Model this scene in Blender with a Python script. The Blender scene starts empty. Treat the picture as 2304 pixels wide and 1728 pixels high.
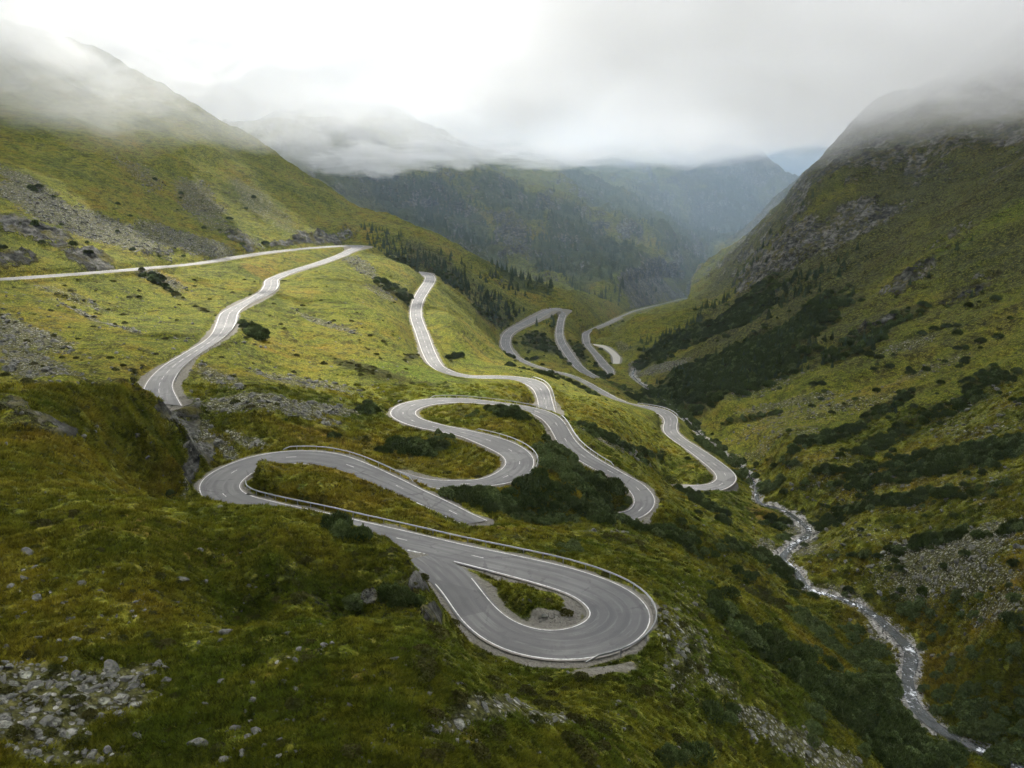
import bpy, bmesh, math, random
import numpy as np
from mathutils import Vector, Matrix
R = math.radians
rng = np.random.default_rng(11)
random.seed(5)
scene = bpy.context.scene
COL = scene.collection

# ------------------------------------------------------------------ camera
PITCH = R(14.2)
FOC = 1736.0                      # focal length in units of a 2212 wide picture
CP, SP = math.cos(PITCH), math.sin(PITCH)
cam_d = bpy.data.cameras.new('camera')
cam = bpy.data.objects.new('camera', cam_d)
COL.objects.link(cam)
cam.rotation_euler = (math.pi/2 - PITCH, 0, 0)
cam_d.sensor_width = 36.0
cam_d.lens = 36.0*FOC/2212.0
cam_d.clip_start = 0.5
cam_d.clip_end = 40000
scene.camera = cam

def ray(u, v):
    """direction (x, y, z) with camera depth 1 for a spot of the 2212 x 1659 view"""
    a = (u-1106.0)/FOC
    b = (v-829.5)/FOC
    return np.array([a, CP-b*SP, -SP-b*CP])
def at_depth(u, v, d): return ray(u, v)*d
def at_z(u, v, z):
    r = ray(u, v)
    return r*(z/r[2])
CROPS = {1: (400, 960, 3.8403), 2: (976, 1150, 3.8403), 3: (850, 820, 3.8403), 4: (1150, 820, 3.8403),
         5: (1080, 620, 3.8403), 6: (280, 520, 3.8403), 7: (0, 480, 3.8403), 9: (0, 0, 1.9201)}
def cz(c, x, y):
    x0, y0, s = CROPS[c]
    k = 2212.0/2304.0
    return (x0+x/s)*k, (y0+y/s)*k

# ------------------------------------------------------------------ roads: survey of both road edges, with heights
# rows: survey sheet, left edge x y, right edge x y ; heights given at some rows and interpolated
R1A = [(3,740,1388,955,1348),(3,640,1345,860,1302),(3,480,1270,690,1220),(3,330,1200,530,1145),(3,180,1140,380,1078),(3,60,1085,230,1000),
 (1,1640,480,1880,420),(1,1440,400,1680,332),(1,1280,355,1440,238),(1,1100,325,1180,205),(1,950,325,900,212),(1,820,345,660,250),(1,700,375,450,315),
 (1,610,430,270,405),(1,550,490,180,490),(1,545,530,175,560),(1,590,575,230,645),(1,680,610,340,705),(1,800,640,480,755),(1,950,670,700,800),
 (1,1300,745,1100,875),(1,1600,815,1400,945),(1,1900,880,1700,1010),(2,0,225,-204,354),(2,300,295,96,424),(2,600,355,400,500),(2,900,415,690,573),
 (2,1150,475,950,650),(2,1400,550,1130,710),(2,1600,625,1240,765),(2,1750,705,1300,815),(2,1860,800,1335,860),(2,1910,900,1345,895),(2,1890,1010,1320,935),
 (2,1790,1125,1250,980),(2,1600,1230,1150,1012),(2,1400,1283,1050,1027),(2,1150,1305,950,1025),(2,900,1288,840,1003),(2,680,1238,740,970),
 (2,500,1165,650,920),(2,350,1068,570,855),(2,230,950,490,770),(2,140,820,410,665),(2,60,700,320,550),(2,-10,620,230,470),(2,-122,511,100,424),(2,-240,425,-20,375)]
Z1A = {0:-57.5, 4:-55.5, 8:-53.2, 12:-52.5, 18:-52.0, 22:-50.8, 26:-50.0, 47:-50.0}
R2 = [(3,150,915,230,985),(3,240,935,330,1010),(3,330,970,430,1055),(3,460,995,540,1085),(3,620,1003,680,1078),(3,800,1000,830,1066),(3,920,980,1080,1040),(3,1010,940,1240,992),
 (3,1080,890,1330,920),(3,1100,840,1360,850),(3,1060,785,1330,775),(3,960,730,1230,700),(3,850,680,1080,640),(3,720,625,920,597),(3,600,595,760,563),
 (3,450,567,600,530),(3,320,540,480,500),(3,210,505,390,472),(3,120,455,340,440),(3,102,415,330,415),(3,140,370,350,392),(3,230,330,410,366),(3,370,303,500,345),
 (3,530,291,620,335),(3,700,291,760,331),(3,900,305,900,340),(3,1100,332,1030,352),(3,1280,360,1180,380),(3,1430,390,1310,418),(3,1540,430,1400,460),
 (3,1610,490,1465,525),(3,1650,555,1505,590),(3,1690,625,1540,660),(3,1745,695,1580,725),(3,1830,765,1660,785),(3,1940,835,1770,853),(3,2070,905,1890,915),
 (4,1020,965,850,975),(4,1130,1025,930,1020),(4,1200,1085,1000,1075),(4,1245,1145,1045,1130),(4,1252,1210,1060,1185),(4,1215,1270,1045,1230),(4,1150,1318,1010,1260),
 (4,1060,1350,960,1275),(4,960,1370,880,1285)]
Z2 = {0:-58.5, 9:-60, 13:-61, 19:-63, 25:-64, 29:-66, 33:-69, 38:-72.5, 41:-74, 45:-75}
R3 = [(3,1410,470,1575,540),(3,1385,350,1532,395),(3,1370,285,1505,290),(3,1340,220,1475,205),(3,1280,175,1400,142),(3,1170,142,1250,110),(3,1040,128,1070,96),(3,900,124,900,97),
 (3,770,118,770,92),(3,650,100,690,73),(3,540,70,620,45),(9,1850,1572,1910,1575),(9,1820,1515,1880,1520),(9,1795,1440,1850,1440),(9,1772,1365,1822,1365),
 (9,1780,1305,1828,1305),(9,1805,1255,1855,1255),(9,1832,1215,1880,1215),(9,1835,1195,1875,1192),(9,1815,1186,1845,1177),(9,1795,1183,1810,1174)]
Z3 = {0:-78.5, 4:-77.5, 7:-76.5, 10:-75.5, 13:-74, 16:-71, 20:-69}
R4 = [(4,1400,1040,1480,1085),(4,1520,1045,1600,1097),(4,1620,1042,1700,1103),(4,1710,1032,1830,1088),(4,1762,1000,1920,1040),(4,1772,965,1952,985),(4,1735,915,1925,935),
 (4,1665,855,1845,868),(4,1570,778,1740,793),(4,1470,705,1620,716),(4,1375,640,1515,650),(4,1318,585,1448,590),(4,1310,540,1432,540),(4,1322,490,1442,480),
 (4,1290,440,1410,430),(4,1220,412,1320,385),(4,1110,385,1180,358),(4,990,362,1050,340),(4,880,325,950,305),(4,780,270,860,260),(4,690,212,770,208),
 (4,600,160,680,158),(4,500,112,580,112),(5,690,858,760,848),(5,600,838,670,830),(5,490,808,570,800),(5,390,772,470,768),(5,300,725,380,728),(5,225,665,305,680),
 (5,183,605,265,615),(5,180,555,263,560),(5,205,500,275,515),(5,270,450,330,470),(5,380,395,430,420),(5,490,340,530,368),(5,570,300,600,325),(5,610,284,640,311),
 (5,670,279,665,311),(5,725,290,685,318),(5,751,318,690,330),(5,738,360,680,360),(5,722,420,665,420),(5,717,500,655,495),(5,735,575,665,565),(5,785,655,705,640),
 (5,840,730,755,715),(5,895,790,815,790),(5,960,840,880,843),(5,1020,872,980,888)]
Z4 = {0:-106, 5:-106, 10:-108, 16:-111, 22:-113, 28:-114, 34:-115, 37:-117, 42:-122, 48:-128}
R5 = [(5,1110,860,1162,862),(5,1085,820,1150,810),(5,1040,775,1105,765),(5,990,705,1050,700),(5,940,640,995,645),(5,903,595,957,605),(5,889,550,945,555),(5,887,505,942,505),
 (5,925,478,965,482),(5,1000,447,1022,458),(5,1110,401,1130,411),(5,1220,347,1235,358),(5,1330,302,1345,312),(5,1450,271,1460,280),(5,1580,239,1590,246),(5,1715,207,1722,212),(5,1790,192,1796,197)]
Z5 = {0:-133, 7:-137, 9:-140, 11:-150, 13:-165, 16:-190}
R6 = [(6,160,1480,500,1510),(6,155,1395,448,1418),(6,185,1315,418,1345),(6,250,1235,435,1280),(6,350,1152,500,1185),(6,460,1085,620,1085),(6,580,1015,740,1005),(6,680,955,850,928),
 (6,750,890,925,858),(6,790,805,965,785),(6,825,718,985,710),(6,890,675,1040,655),(6,980,630,1130,605),(6,1080,578,1230,560),(6,1165,525,1305,515),(6,1205,470,1330,465),
 (6,1215,428,1328,420),(6,1280,395,1390,390),(6,1370,362,1480,352),(6,1480,327,1590,318),(6,1600,290,1710,283),(6,1720,248,1830,243),(6,1830,208,1930,203),
 (6,1910,172,2010,165),(6,1955,152,2068,134),(6,1963,143,2060,124),(6,1945,137,1980,121),(6,1880,135,1890,123),(6,1750,141,1750,130),(6,1550,155,1550,146),
 (6,1300,184,1300,171),(6,1000,226,1000,212),(6,700,277,700,262),(6,400,311,400,297),(7,1400,470,1400,452),(7,1000,507,1000,488),(7,600,538,600,518),(7,0,582,0,560),(7,-300,602,-300,577)]
Z6 = {0:-49, 5:-49, 10:-51, 15:-52, 20:-52.5, 24:-52, 26:-51.5, 30:-47, 34:-41, 38:-34}
PATH = [(5,972,590,970,600),(5,1020,596,1010,607),(5,1080,605,1060,624),(5,1150,645,1110,660),(5,1195,685,1140,695),(5,1212,710,1148,725),(5,1205,760,1150,770)]
ZP = {0:-139, 6:-138}

def smooth1(a, n):
    for _ in range(n):
        b = a.copy()
        b[1:-1] = .25*a[:-2]+.5*a[1:-1]+.25*a[2:]
        a = b
    return a
def catmull(P, per):
    P = np.asarray(P, float)
    out = []
    n = len(P)
    for i in range(n-1):
        p0 = P[max(i-1, 0)]; p1 = P[i]; p2 = P[i+1]; p3 = P[min(i+2, n-1)]
        for t in np.arange(per)/per:
            out.append(.5*((2*p1)+(-p0+p2)*t+(2*p0-5*p1+4*p2-p3)*t*t+(-p0+3*p1-3*p2+p3)*t**3))
    out.append(P[-1])
    return np.array(out)
def road_pts(rows, zs, step=1.0, sm=6):
    n = len(rows)
    zz = np.interp(np.arange(n), list(zs.keys()), list(zs.values()))
    L = np.array([at_z(*cz(r[0], r[1], r[2]), z) for r, z in zip(rows, zz)])
    Rr = np.array([at_z(*cz(r[0], r[3], r[4]), z) for r, z in zip(rows, zz)])
    LR = catmull(np.hstack([L, Rr]), 16)
    c = .5*(LR[:, :3]+LR[:, 3:])
    s = np.concatenate([[0], np.cumsum(np.linalg.norm(np.diff(c, axis=0), axis=1))])
    t = np.linspace(0, s[-1], int(s[-1]/step)+1)
    LR = np.stack([np.interp(t, s, LR[:, k]) for k in range(6)], 1)
    LR = smooth1(LR, sm)
    LR[:, 2] = LR[:, 5] = smooth1(.5*(LR[:, 2]+LR[:, 5]), 60)
    return LR[:, :3], LR[:, 3:]
ROADS = {}
L1, R1 = road_pts(R1A, Z1A)
ROADS['road'] = []
# the loop closes on itself: the return leg is a ribbon of its own
cut = len(R1A)-13
def split_at(rows): pass
RD = [('main', L1, R1)]
for nm, rows, zs, sm in (('bends', R2, Z2, 6), ('middle', R3, Z3, 8), ('valley', R4, Z4, 10), ('far', R5, Z5, 12), ('upper', R6, Z6, 10)):
    a, b = road_pts(rows, zs, 1.0, sm)
    RD.append((nm, a, b))
PL, PR = road_pts(PATH, ZP, 1.0, 6)

STREAM = [(2290,1690,-93.5,3.2),(2212,1659,-95,3.2),(2150,1630,-95.5,3.0),(2060,1592,-96.5,3.2),(1985,1535,-98,3.8),(1960,1470,-99.5,3.6),(1968,1410,-100.5,4.4),(1930,1365,-102,3.6),(1870,1315,-103,3),
 (1800,1287,-103.8,2.6),(1748,1272,-104.6,2.6),(1718,1232,-105.8,2.8),(1690,1205,-107,3),(1715,1175,-108,3),(1748,1150,-109,3),(1728,1125,-110,3),(1690,1100,-110.7,2.6),(1640,1085,-111,2.2),
 (1632,1050,-112,2),(1610,1015,-113.5,2),(1570,985,-115,2),(1520,945,-117.5,2),(1480,905,-120.5,2),(1430,862,-126,2),(1395,835,-130.5,2),(1368,812,-134,3),(1372,795,-136,3),(1380,775,-138,2.5),(1362,755,-141,2),(1345,735,-144,2),(1365,705,-152,2.5),(1420,680,-163,2.5),(1475,655,-180,3),(1530,622,-205,3)]
ST = np.array([np.append(at_z(u, v, z), w) for u, v, z, w in STREAM])
ST = catmull(ST, 24)
ss = np.concatenate([[0], np.cumsum(np.linalg.norm(np.diff(ST[:, :3], axis=0), axis=1))])
tt = np.linspace(0, ss[-1], int(ss[-1]/1.0)+1)
ST = smooth1(np.stack([np.interp(tt, ss, ST[:, k]) for k in range(4)], 1), 6)

STF = ST                                   # valley line, far beyond the part where the water shows
ST = ST[:int(np.argmax(ST[:, 1] > 585)) or len(ST)]
# ------------------------------------------------------------------ terrain control points: (u, v, depth)
CT = """
0 560 320;0 480 370;0 400 430;0 300 520;0 200 640;0 110 720
200 540 395;200 460 450;200 350 540;200 240 690;200 150 800
400 530 490;400 450 560;400 350 650;400 262 760;340 218 850
560 500 600;560 420 690;560 350 820;660 470 700;660 405 840;740 448 800;700 500 690
790 480 780;860 500 790;930 528 800;1000 560 800;1060 592 810;1140 632 830;1190 658 860
860 560 660;1000 620 680;1060 690 625;1130 660 740;950 570 690
250 680 300;100 720 240;200 800 200;50 650 270;400 640 355
600 800 250;450 830 205;700 700 340;750 620 430;800 800 275;700 900 190;600 930 172;800 940 185;550 870 185
850 700 370;850 600 540;980 700 430;1040 760 430;1150 800 400;1200 850 340
1300 930 265;1400 1000 280;1450 1060 264;1300 880 310;1500 1005 304
0 1300 57;0 1110 72;0 1000 88;0 900 105;0 840 118;150 826 125;300 836 130;380 858 128;420 885 129;455 922 134;495 962 141;430 1020 131;395 980 128;440 1060 128
300 960 126;200 1000 105;300 1080 100;400 1098 98;100 1105 75;300 1100 80;500 1107 82;680 1122 82;800 1168 80;880 1207 78;922 1290 75;955 1355 74
0 1659 41;550 1659 42;1106 1659 46.6;1300 1659 55;1500 1659 70;1700 1659 87;1900 1659 107;2050 1659 122
300 1450 52;600 1500 50;560 1392 58;760 1372 59;960 1394 61;400 1350 60;600 1250 69;750 1230 73;300 1200 66
1000 1410 82;1100 1445 83;1250 1480 79;1100 1510 66;1250 1570 62;1400 1500 80;1450 1350 100;1500 1400 98;1600 1500 98;1700 1600 100
1600 1300 125;1700 1350 135;1800 1450 130;1900 1500 142;1850 1600 118
1500 1150 205;1550 1250 165;1650 1200 222;1600 1100 268;1520 1100 252;1565 1098 258;1480 1115 232;1450 1200 150;1350 1180 136;1250 1172 127;1150 1140 134;1055 1128 139;1300 1152 152
1180 1080 172;1250 1010 200;1130 1120 156
1130 1300 96;700 1050 135;900 1120 128
1480 648 1180;1400 690 960;1340 745 770;1500 700 780;1600 660 800;1500 780 560;1600 750 530;1700 650 620;1800 560 680;1900 450 760;2000 340 800;2100 275 810;2212 205 830
1450 850 470;1550 880 400;1650 800 450;1750 700 490;1850 620 540;2000 520 540;2100 450 560;2212 392 540
2150 380 680;1650 980 310;1750 920 330;1900 800 360;2050 700 380;2212 600 390;1750 1060 275;1850 1000 285;2000 920 290;2212 800 290
1850 1200 215;2000 1120 220;2212 1000 220;2000 1350 172;2212 1250 163;2100 1480 150;2212 1450 142;2212 1570 135
1890 312 900;1740 432 880;1670 505 950;1600 572 1050;1545 606 1150;2050 240 900;2212 120 950
1300 650 980;1250 620 1050;1100 560 1150;1000 500 1250;900 450 1350;800 380 1450;1350 640 1060;1450 628 1250;1540 602 1650
740 242 1700;840 280 1720;940 335 1750;640 300 1500;1000 380 1500;1100 450 1450;1200 520 1300
1250 470 1550;1400 545 1500;1500 590 1550;1300 400 2300;1500 420 2250;1640 352 2500;1730 428 2400;1650 500 2150;1570 570 1850;1150 350 2200
1000 260 2400;1300 300 2700;1500 320 2800
1800 385 4500;1900 335 4500;1700 350 4700;2100 300 5000;1500 280 5200;1000 200 5200;400 150 5200;2212 300 5500
"""
# hidden ground behind crests: (u, v, depth), seen only from elsewhere
HID = """
340 262 1050;560 395 1050;740 490 1020;930 570 960;1060 625 930;1140 650 920;100 180 1000
740 300 2100;940 390 2050;640 340 1900
1890 380 1250;1740 482 1250;1670 560 1350;1600 600 1400;2050 330 1250;2212 230 1300
1740 470 3000;1640 400 3100;1850 450 2400;2050 420 2400
680 1150 100;500 1140 104;800 1190 98;880 1230 94;760 1395 66;560 1400 64
0 880 135;150 860 145;300 870 150;380 900 146;1700 470 1600;1800 440 1600
1900 500 1300
"""
def parse(s): return [tuple(float(q) for q in p.split()) for p in s.replace('\n', ';').split(';') if p.strip()]
ctrl = [at_depth(*p) for p in parse(CT)+parse(HID)]
for nm, a, b in RD:
    c = .5*(a+b)
    k = {'main': 7, 'bends': 9, 'middle': 18, 'valley': 24, 'far': 50, 'upper': 22}[nm]
    ctrl += list(c[::k])
ctrl += list(STF[::22, :3]+np.array([0, 0, .6]))
# ground near and beside the drone
for th, r, z in ((-50,14,-25),(0,12,-27),(50,14,-36),(-50,40,-24),(-50,100,-20),(-50,250,-8),(-50,500,50),(-50,900,170),(-50,2000,260),(-50,5000,300),
                 (50,45,-60),(50,100,-78),(50,180,-60),(50,300,-15),(50,600,90),(50,1000,180),(50,2000,260),(50,5000,300),(-20,12,-26),(25,14,-32)):
    ctrl.append(np.array([math.sin(R(th))*r, math.cos(R(th))*r, z]))
ctrl = np.array(ctrl)

def warp(x, y):
    r = np.hypot(x, y)
    return np.stack([np.arctan2(x, y)*1.35, np.log(r)*.55], -1)
def tps_fit(P, val, lam):
    n = len(P)
    d2 = ((P[:, None]-P[None])**2).sum(-1)
    K = .5*d2*np.log(d2+1e-12)
    K[np.arange(n), np.arange(n)] = lam
    A = np.zeros((n+3, n+3))
    A[:n, :n] = K; A[:n, n] = 1; A[:n, n+1:] = P; A[n, :n] = 1; A[n+1:, :n] = P.T
    return np.linalg.solve(A, np.concatenate([val, np.zeros(3)]))
CW = warp(ctrl[:, 0], ctrl[:, 1])
CS = ctrl[:, 2]/np.hypot(ctrl[:, 0], ctrl[:, 1])
WT = tps_fit(CW, CS, 4e-5)
def tps_eval(P):
    out = np.empty(len(P), np.float32)
    C32 = CW.astype(np.float32); n = len(CW); w = WT[:n].astype(np.float32)
    for i in range(0, len(P), 40000):
        p = P[i:i+40000].astype(np.float32)
        d2 = (p[:, :1]-C32[None, :, 0])**2+(p[:, 1:]-C32[None, :, 1])**2
        out[i:i+40000] = (.5*d2*np.log(d2+1e-9))@w+WT[n]+p@WT[n+1:].astype(np.float32)
    return out

# ------------------------------------------------------------------ noise
def _hash(ix, iy, seed):
    h = (ix.astype(np.int64)*374761393+iy.astype(np.int64)*668265263+seed*974634777) & 0xFFFFFFFF
    h = ((h ^ (h >> 13))*1274126177) & 0xFFFFFFFF
    h = ((h ^ (h >> 16))*2246822519) & 0xFFFFFFFF
    return (h ^ (h >> 15)) & 0xFFFF
def noise(x, y, seed=0):
    """gradient noise, about -1..1"""
    fx = np.floor(x); fy = np.floor(y)
    dx = (x-fx).astype(np.float32); dy = (y-fy).astype(np.float32)
    ix = fx.astype(np.int64); iy = fy.astype(np.int64)
    u = dx*dx*dx*(dx*(dx*6-15)+10); v = dy*dy*dy*(dy*(dy*6-15)+10)
    tab = GRAD
    def g(i, j):
        k = _hash(ix+i, iy+j, seed) & 255
        return tab[k, 0]*(dx-i)+tab[k, 1]*(dy-j)
    a = g(0, 0); b = g(1, 0); c = g(0, 1); d = g(1, 1)
    return 1.6*((a*(1-u)+b*u)*(1-v)+(c*(1-u)+d*u)*v)
_a = np.linspace(0, 2*np.pi, 256, endpoint=False)
GRAD = np.stack([np.cos(_a), np.sin(_a)], 1).astype(np.float32)
def fbm(x, y, wl, oct, seed=0, gain=.5):
    s = 0; amp = 1; tot = 0
    for k in range(oct):
        s = s+amp*noise(x/wl+k*17.3, y/wl-k*9.1, seed+k); tot += amp
        amp *= gain; wl *= .5
    return s/tot
def ridged(x, y, wl, oct, seed=0, gain=.55):
    s = 0; amp = 1; tot = 0
    for k in range(oct):
        s = s+amp*(1-2*np.abs(noise(x/wl+k*7.7, y/wl+k*3.3, seed+k))); tot += amp
        amp *= gain; wl *= .5
    return s/tot
def sstep(a, b, x):
    t = np.clip((x-a)/(b-a), 0, 1)
    return t*t*(3-2*t)
SUN_E = 5; CLOUDY = .85; SKYB = .83; HAZE = .00004; MIST = .0003; ANISO = .05
FOG_A = .0012; FOG_B = .0042; CLB_A0 = 36; CLB = 90; CLDIP = 6; CLT = 150; CLT0 = 6; CLZ = 285; CLC = 70; FOG_C = .04; VB = 6; EXPO = 1.34; GRASSQ = 1.0
GAPS = [(-100, 420, 190, 320, 18, 1), (-30, 90, 130, 90, 0, .5), (150, 1400, 420, 520, -12, .6)]
WISPS = [(800, 345, 1150, 130, 34, 150, .007, 3, 'bright loose wisp of cloud before the middle mountain'), (640, 320, 1000, 80, 50, 100, .006, 5, 'pale wisp of cloud behind the left ridge'),
 (150, 225, 560, 230, 60, 150, .0028, 7, 'soft wisp of cloud drifting along the left mountainside'), (985, 325, 1250, 130, 36, 150, .007, 8, 'wisp of cloud at the ragged edge over the middle mountain'), (2140, 225, 600, 110, 40, 90, .006, 9, 'wisp of cloud on the shoulder of the right mountain'),
 (1180, 340, 1350, 120, 26, 150, .006, 12, 'low shred of cloud right of the middle mountain'), (330, 190, 620, 130, 50, 110, .003, 15, 'faint veil of cloud on the left ridge')]
GREEN = (.055, .070, .007); YGREEN = (.110, .120, .010); OLIVE = (.138, .110, .010); OCHRE = (.19, .12, .012); BROWN = (.08, .048, .009)
LUSHC = (.09, .14, .008); HEATH = (.040, .031, .008); DGREEN = (.022, .032, .004); STRAW = (.21, .18, .030)
# ------------------------------------------------------------------ terrain sheet
import os
Q = float(os.environ.get('TQ', '1.0'))
NI = int(930*Q); NO = int(70*Q); NR = int(1600*Q)
th = np.concatenate([np.linspace(-56, -37.2, NO, endpoint=False), np.linspace(-37.2, 37.2, NI), np.linspace(37.2, 56, NO+1)[1:]])
TH = np.radians(th)
LR0, LR1 = math.log(9.0), math.log(6500.0)
LRr = np.linspace(LR0, LR1, NR)
RR = np.exp(LRr)
NT = len(TH)
gx = (RR[:, None]*np.sin(TH)[None]).astype(np.float64)
gy = (RR[:, None]*np.cos(TH)[None]).astype(np.float64)
s = tps_eval(warp(gx, gy).reshape(-1, 2)).reshape(gx.shape)
rr = RR[:, None]
Z = (s*rr).astype(np.float64)
Z0 = Z.copy()

def windows(x, y, rad):
    """grid block that holds the disc round x, y"""
    r = math.hypot(x, y); t = math.atan2(x, y)
    if r <= rad+9: return None
    i0 = np.searchsorted(RR, r-rad); i1 = np.searchsorted(RR, r+rad)
    da = math.asin(min(.99, rad/r))
    j0 = np.searchsorted(TH, t-da); j1 = np.searchsorted(TH, t+da)
    if i1 <= i0 or j1 <= j0: return None
    return slice(i0, i1), slice(j0, j1)
LO = np.full(gx.shape, -1e9); HI = np.full(gx.shape, 1e9)
DR = np.full(gx.shape, 1e3)          # distance beyond the road edge
ZR = np.zeros(gx.shape)
for nm, a, b in RD:
    c = .5*(a+b); hw = .5*np.linalg.norm((a-b)[:, :2], axis=1)
    step = 1 if nm in ('main', 'bends') else 2
    for k in range(0, len(c), step):
        for q in (c[k],):
            w = windows(q[0], q[1], 34.0)
            if w is None: continue
            d = np.hypot(gx[w]-q[0], gy[w]-q[1])-hw[k]
            e = np.maximum(d-1.3, 0)
            LO[w] = np.maximum(LO[w], np.where(d < 30, q[2]-e*.75, -1e9))
            HI[w] = np.minimum(HI[w], np.where(d < 30, q[2]+e*(2.1 if nm == 'main' else 1.25), 1e9))
            m = d < DR[w]
            DR[w] = np.where(m, d, DR[w]); ZR[w] = np.where(m, q[2], ZR[w])
DS = np.full(gx.shape, 1e3); ZS = np.zeros(gx.shape); WS = np.ones(gx.shape)*3
for k in range(0, len(ST), 1):
    q = ST[k]
    w = windows(q[0], q[1], 26.0)
    if w is None: continue
    d = np.hypot(gx[w]-q[0], gy[w]-q[1])
    m = d < DS[w]
    DS[w] = np.where(m, d, DS[w]); ZS[w] = np.where(m, q[2], ZS[w]); WS[w] = np.where(m, q[3], WS[w])
DP = np.full(gx.shape, 1e3); ZPp = np.zeros(gx.shape)
for q, w2 in zip(.5*(PL+PR), .5*np.linalg.norm((PL-PR)[:, :2], axis=1)):
    w = windows(q[0], q[1], 20.0)
    d = np.hypot(gx[w]-q[0], gy[w]-q[1])-w2
    m = d < DP[w]
    DP[w] = np.where(m, d, DP[w]); ZPp[w] = np.where(m, q[2], ZPp[w])

# rock and scree shares of the ground come from spots picked on the slopes (see PATCHES); first the relief
_o = np.argsort(STF[:, 1]); vx = np.interp(gy, STF[_o, 1], STF[_o, 0])
right = sstep(15, 70, gx-vx)
fade = sstep(.5, 14, DR)*sstep(1, 12, np.maximum(DS-WS*.5, 0))*sstep(1, 10, DP)
far = sstep(420, 1100, rr)
near = 1-sstep(90, 260, rr)
Z += fade*(2.2*fbm(gx, gy, 70, 3, 1)+.75*fbm(gx, gy, 18, 3, 5))*(1-.3*far)
Z += fade*far*((1+.5*sstep(900, 1500, rr))*(24*ridged(gx, gy, 300, 6, 21, .58)+8*ridged(gx, gy, 60, 4, 31, .6)))*sstep(0, 40, np.maximum(DR, 0))
rib = np.where(gx > vx, gy+.35*gx, gy-.4*gx)
rs = np.clip(rr/300, .6, 4)
rr1 = ridged(gx*.22, rib, 34, 4, 611, .6); rr2 = ridged(gx*.2, rib, 110, 4, 621, .55)
Z += fade*(right*(2.6*rr1+sstep(250, 500, rr)*(7-3.5*sstep(600, 900, rr))*rr2)+(1-right)*sstep(170, 300, rr)*(1.0*rr1+sstep(330, 600, rr)*4*rr2))
Z += fade*right*sstep(300, 600, rr)*3.0*ridged(gx, gy, 40, 5, 631, .6)
Z += sstep(1000, 1500, rr)*(1-sstep(3200, 4200, rr))*42*ridged(gx*.22, rib, 420, 4, 691, .5)
hum = fbm(gx, gy, 4.2, 3, 41)
Z += sstep(.3, 6, DR)*(.62*np.abs(hum)+.5*np.abs(fbm(gx, gy, 9, 2, 45))*near+.13*fbm(gx, gy, 1.1, 2, 51)*near+.07)*sstep(0, 3, DS-WS*.5)
# hummocks must not grow into the open view over the bank below a road
for nm, a, b in RD:
    for q in (a if nm in ('far',) else np.concatenate([a, b])):
        r = math.hypot(q[0], q[1]); t = math.atan2(q[0], q[1])
        j = int(np.searchsorted(TH, t)); i1 = int(np.searchsorted(RR, r)); i0 = int(np.searchsorted(RR, r*.72))
        if j < 2 or j > NT-3 or i1 <= i0: continue
        lim = ((q[2]-.25)/r-.0015)*RR[i0:i1, None]
        sl = (slice(i0, i1), slice(j-1, j+2))
        Z[sl] = np.minimum(Z[sl], np.maximum(Z0[sl], lim))
# cut and fill of the roads
ov = LO > HI
mid = .5*(LO+HI)
Zc = np.where(ov, mid, np.clip(Z, LO, HI))
Z = np.where(DR < 34, Zc, Z)
bed = DR < 1.2
Z = np.where(bed, ZR-.16, Z)
Z = np.where((DR >= 1.2) & (DR < 2.6), Z*sstep(1.2, 2.6, DR)+(ZR-.16)*(1-sstep(1.2, 2.6, DR)), Z)
# stream bed
hwS = WS*.5
e = np.maximum(DS-hwS*1.25, 0)
zb = ZS-.55+.25*fbm(gx, gy, 2.2, 2, 61)
bank = ZS-.1+e*.28
tS = 1-sstep(0, 16, e)
Z = np.where(DS < 26, np.where(DS < hwS*1.25, zb, Z*(1-tS)+np.minimum(Z, np.maximum(bank, ZS-.2))*tS), Z)
tP = 1-sstep(0, 5, DP)
Z = np.where(DP < 20, Z*(1-tP)+(ZPp-.08)*tP, Z)

# ------------------------------------------------------------------ lookups on the ground
ELEV = None
def refresh():
    global ELEV, VMAX
    ELEV = Z/rr
    VMAX = np.maximum.accumulate(ELEV, axis=0)
refresh()
def gidx(x, y):
    t = np.interp(np.arctan2(x, y), TH, np.arange(NT))
    i = (np.log(np.hypot(x, y))-LR0)/(LR1-LR0)*(NR-1)
    return np.clip(i, 0, NR-1.001), np.clip(t, 0, NT-1.001)
def sample(A, x, y):
    i, j = gidx(np.asarray(x, float), np.asarray(y, float))
    i0 = i.astype(int); j0 = j.astype(int); fi = i-i0; fj = j-j0
    return (A[i0, j0]*(1-fi)*(1-fj)+A[i0+1, j0]*fi*(1-fj)+A[i0, j0+1]*(1-fi)*fj+A[i0+1, j0+1]*fi*fj)
def height(x, y): return sample(Z, x, y)
def spot(u, v):
    """the place on the ground that the survey picture shows at u, v"""
    d = ray(u, v)
    h = math.hypot(d[0], d[1]); e = d[2]/h; t = math.atan2(d[0], d[1])
    j = int(np.clip(np.searchsorted(TH, t), 1, NT-1))
    col = ELEV[:, j]
    k = int(np.argmax(col >= e))
    if col[k] < e or k == 0: return None
    f = (e-col[k-1])/(col[k]-col[k-1]+1e-12)
    r = RR[k-1]+(RR[k]-RR[k-1])*f
    return np.array([math.sin(t)*r, math.cos(t)*r, e*r])
def view_uv(x, y, z):
    dep = y*CP-z*SP
    up = y*SP+z*CP
    return 1106+FOC*x/dep, 829.5-FOC*up/dep, dep
def normals():
    dx = np.gradient(np.stack([gx, gy, Z], -1), axis=0); dt = np.gradient(np.stack([gx, gy, Z], -1), axis=1)
    n = np.cross(dt, dx)
    n /= np.linalg.norm(n, axis=-1, keepdims=True)
    return n
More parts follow.
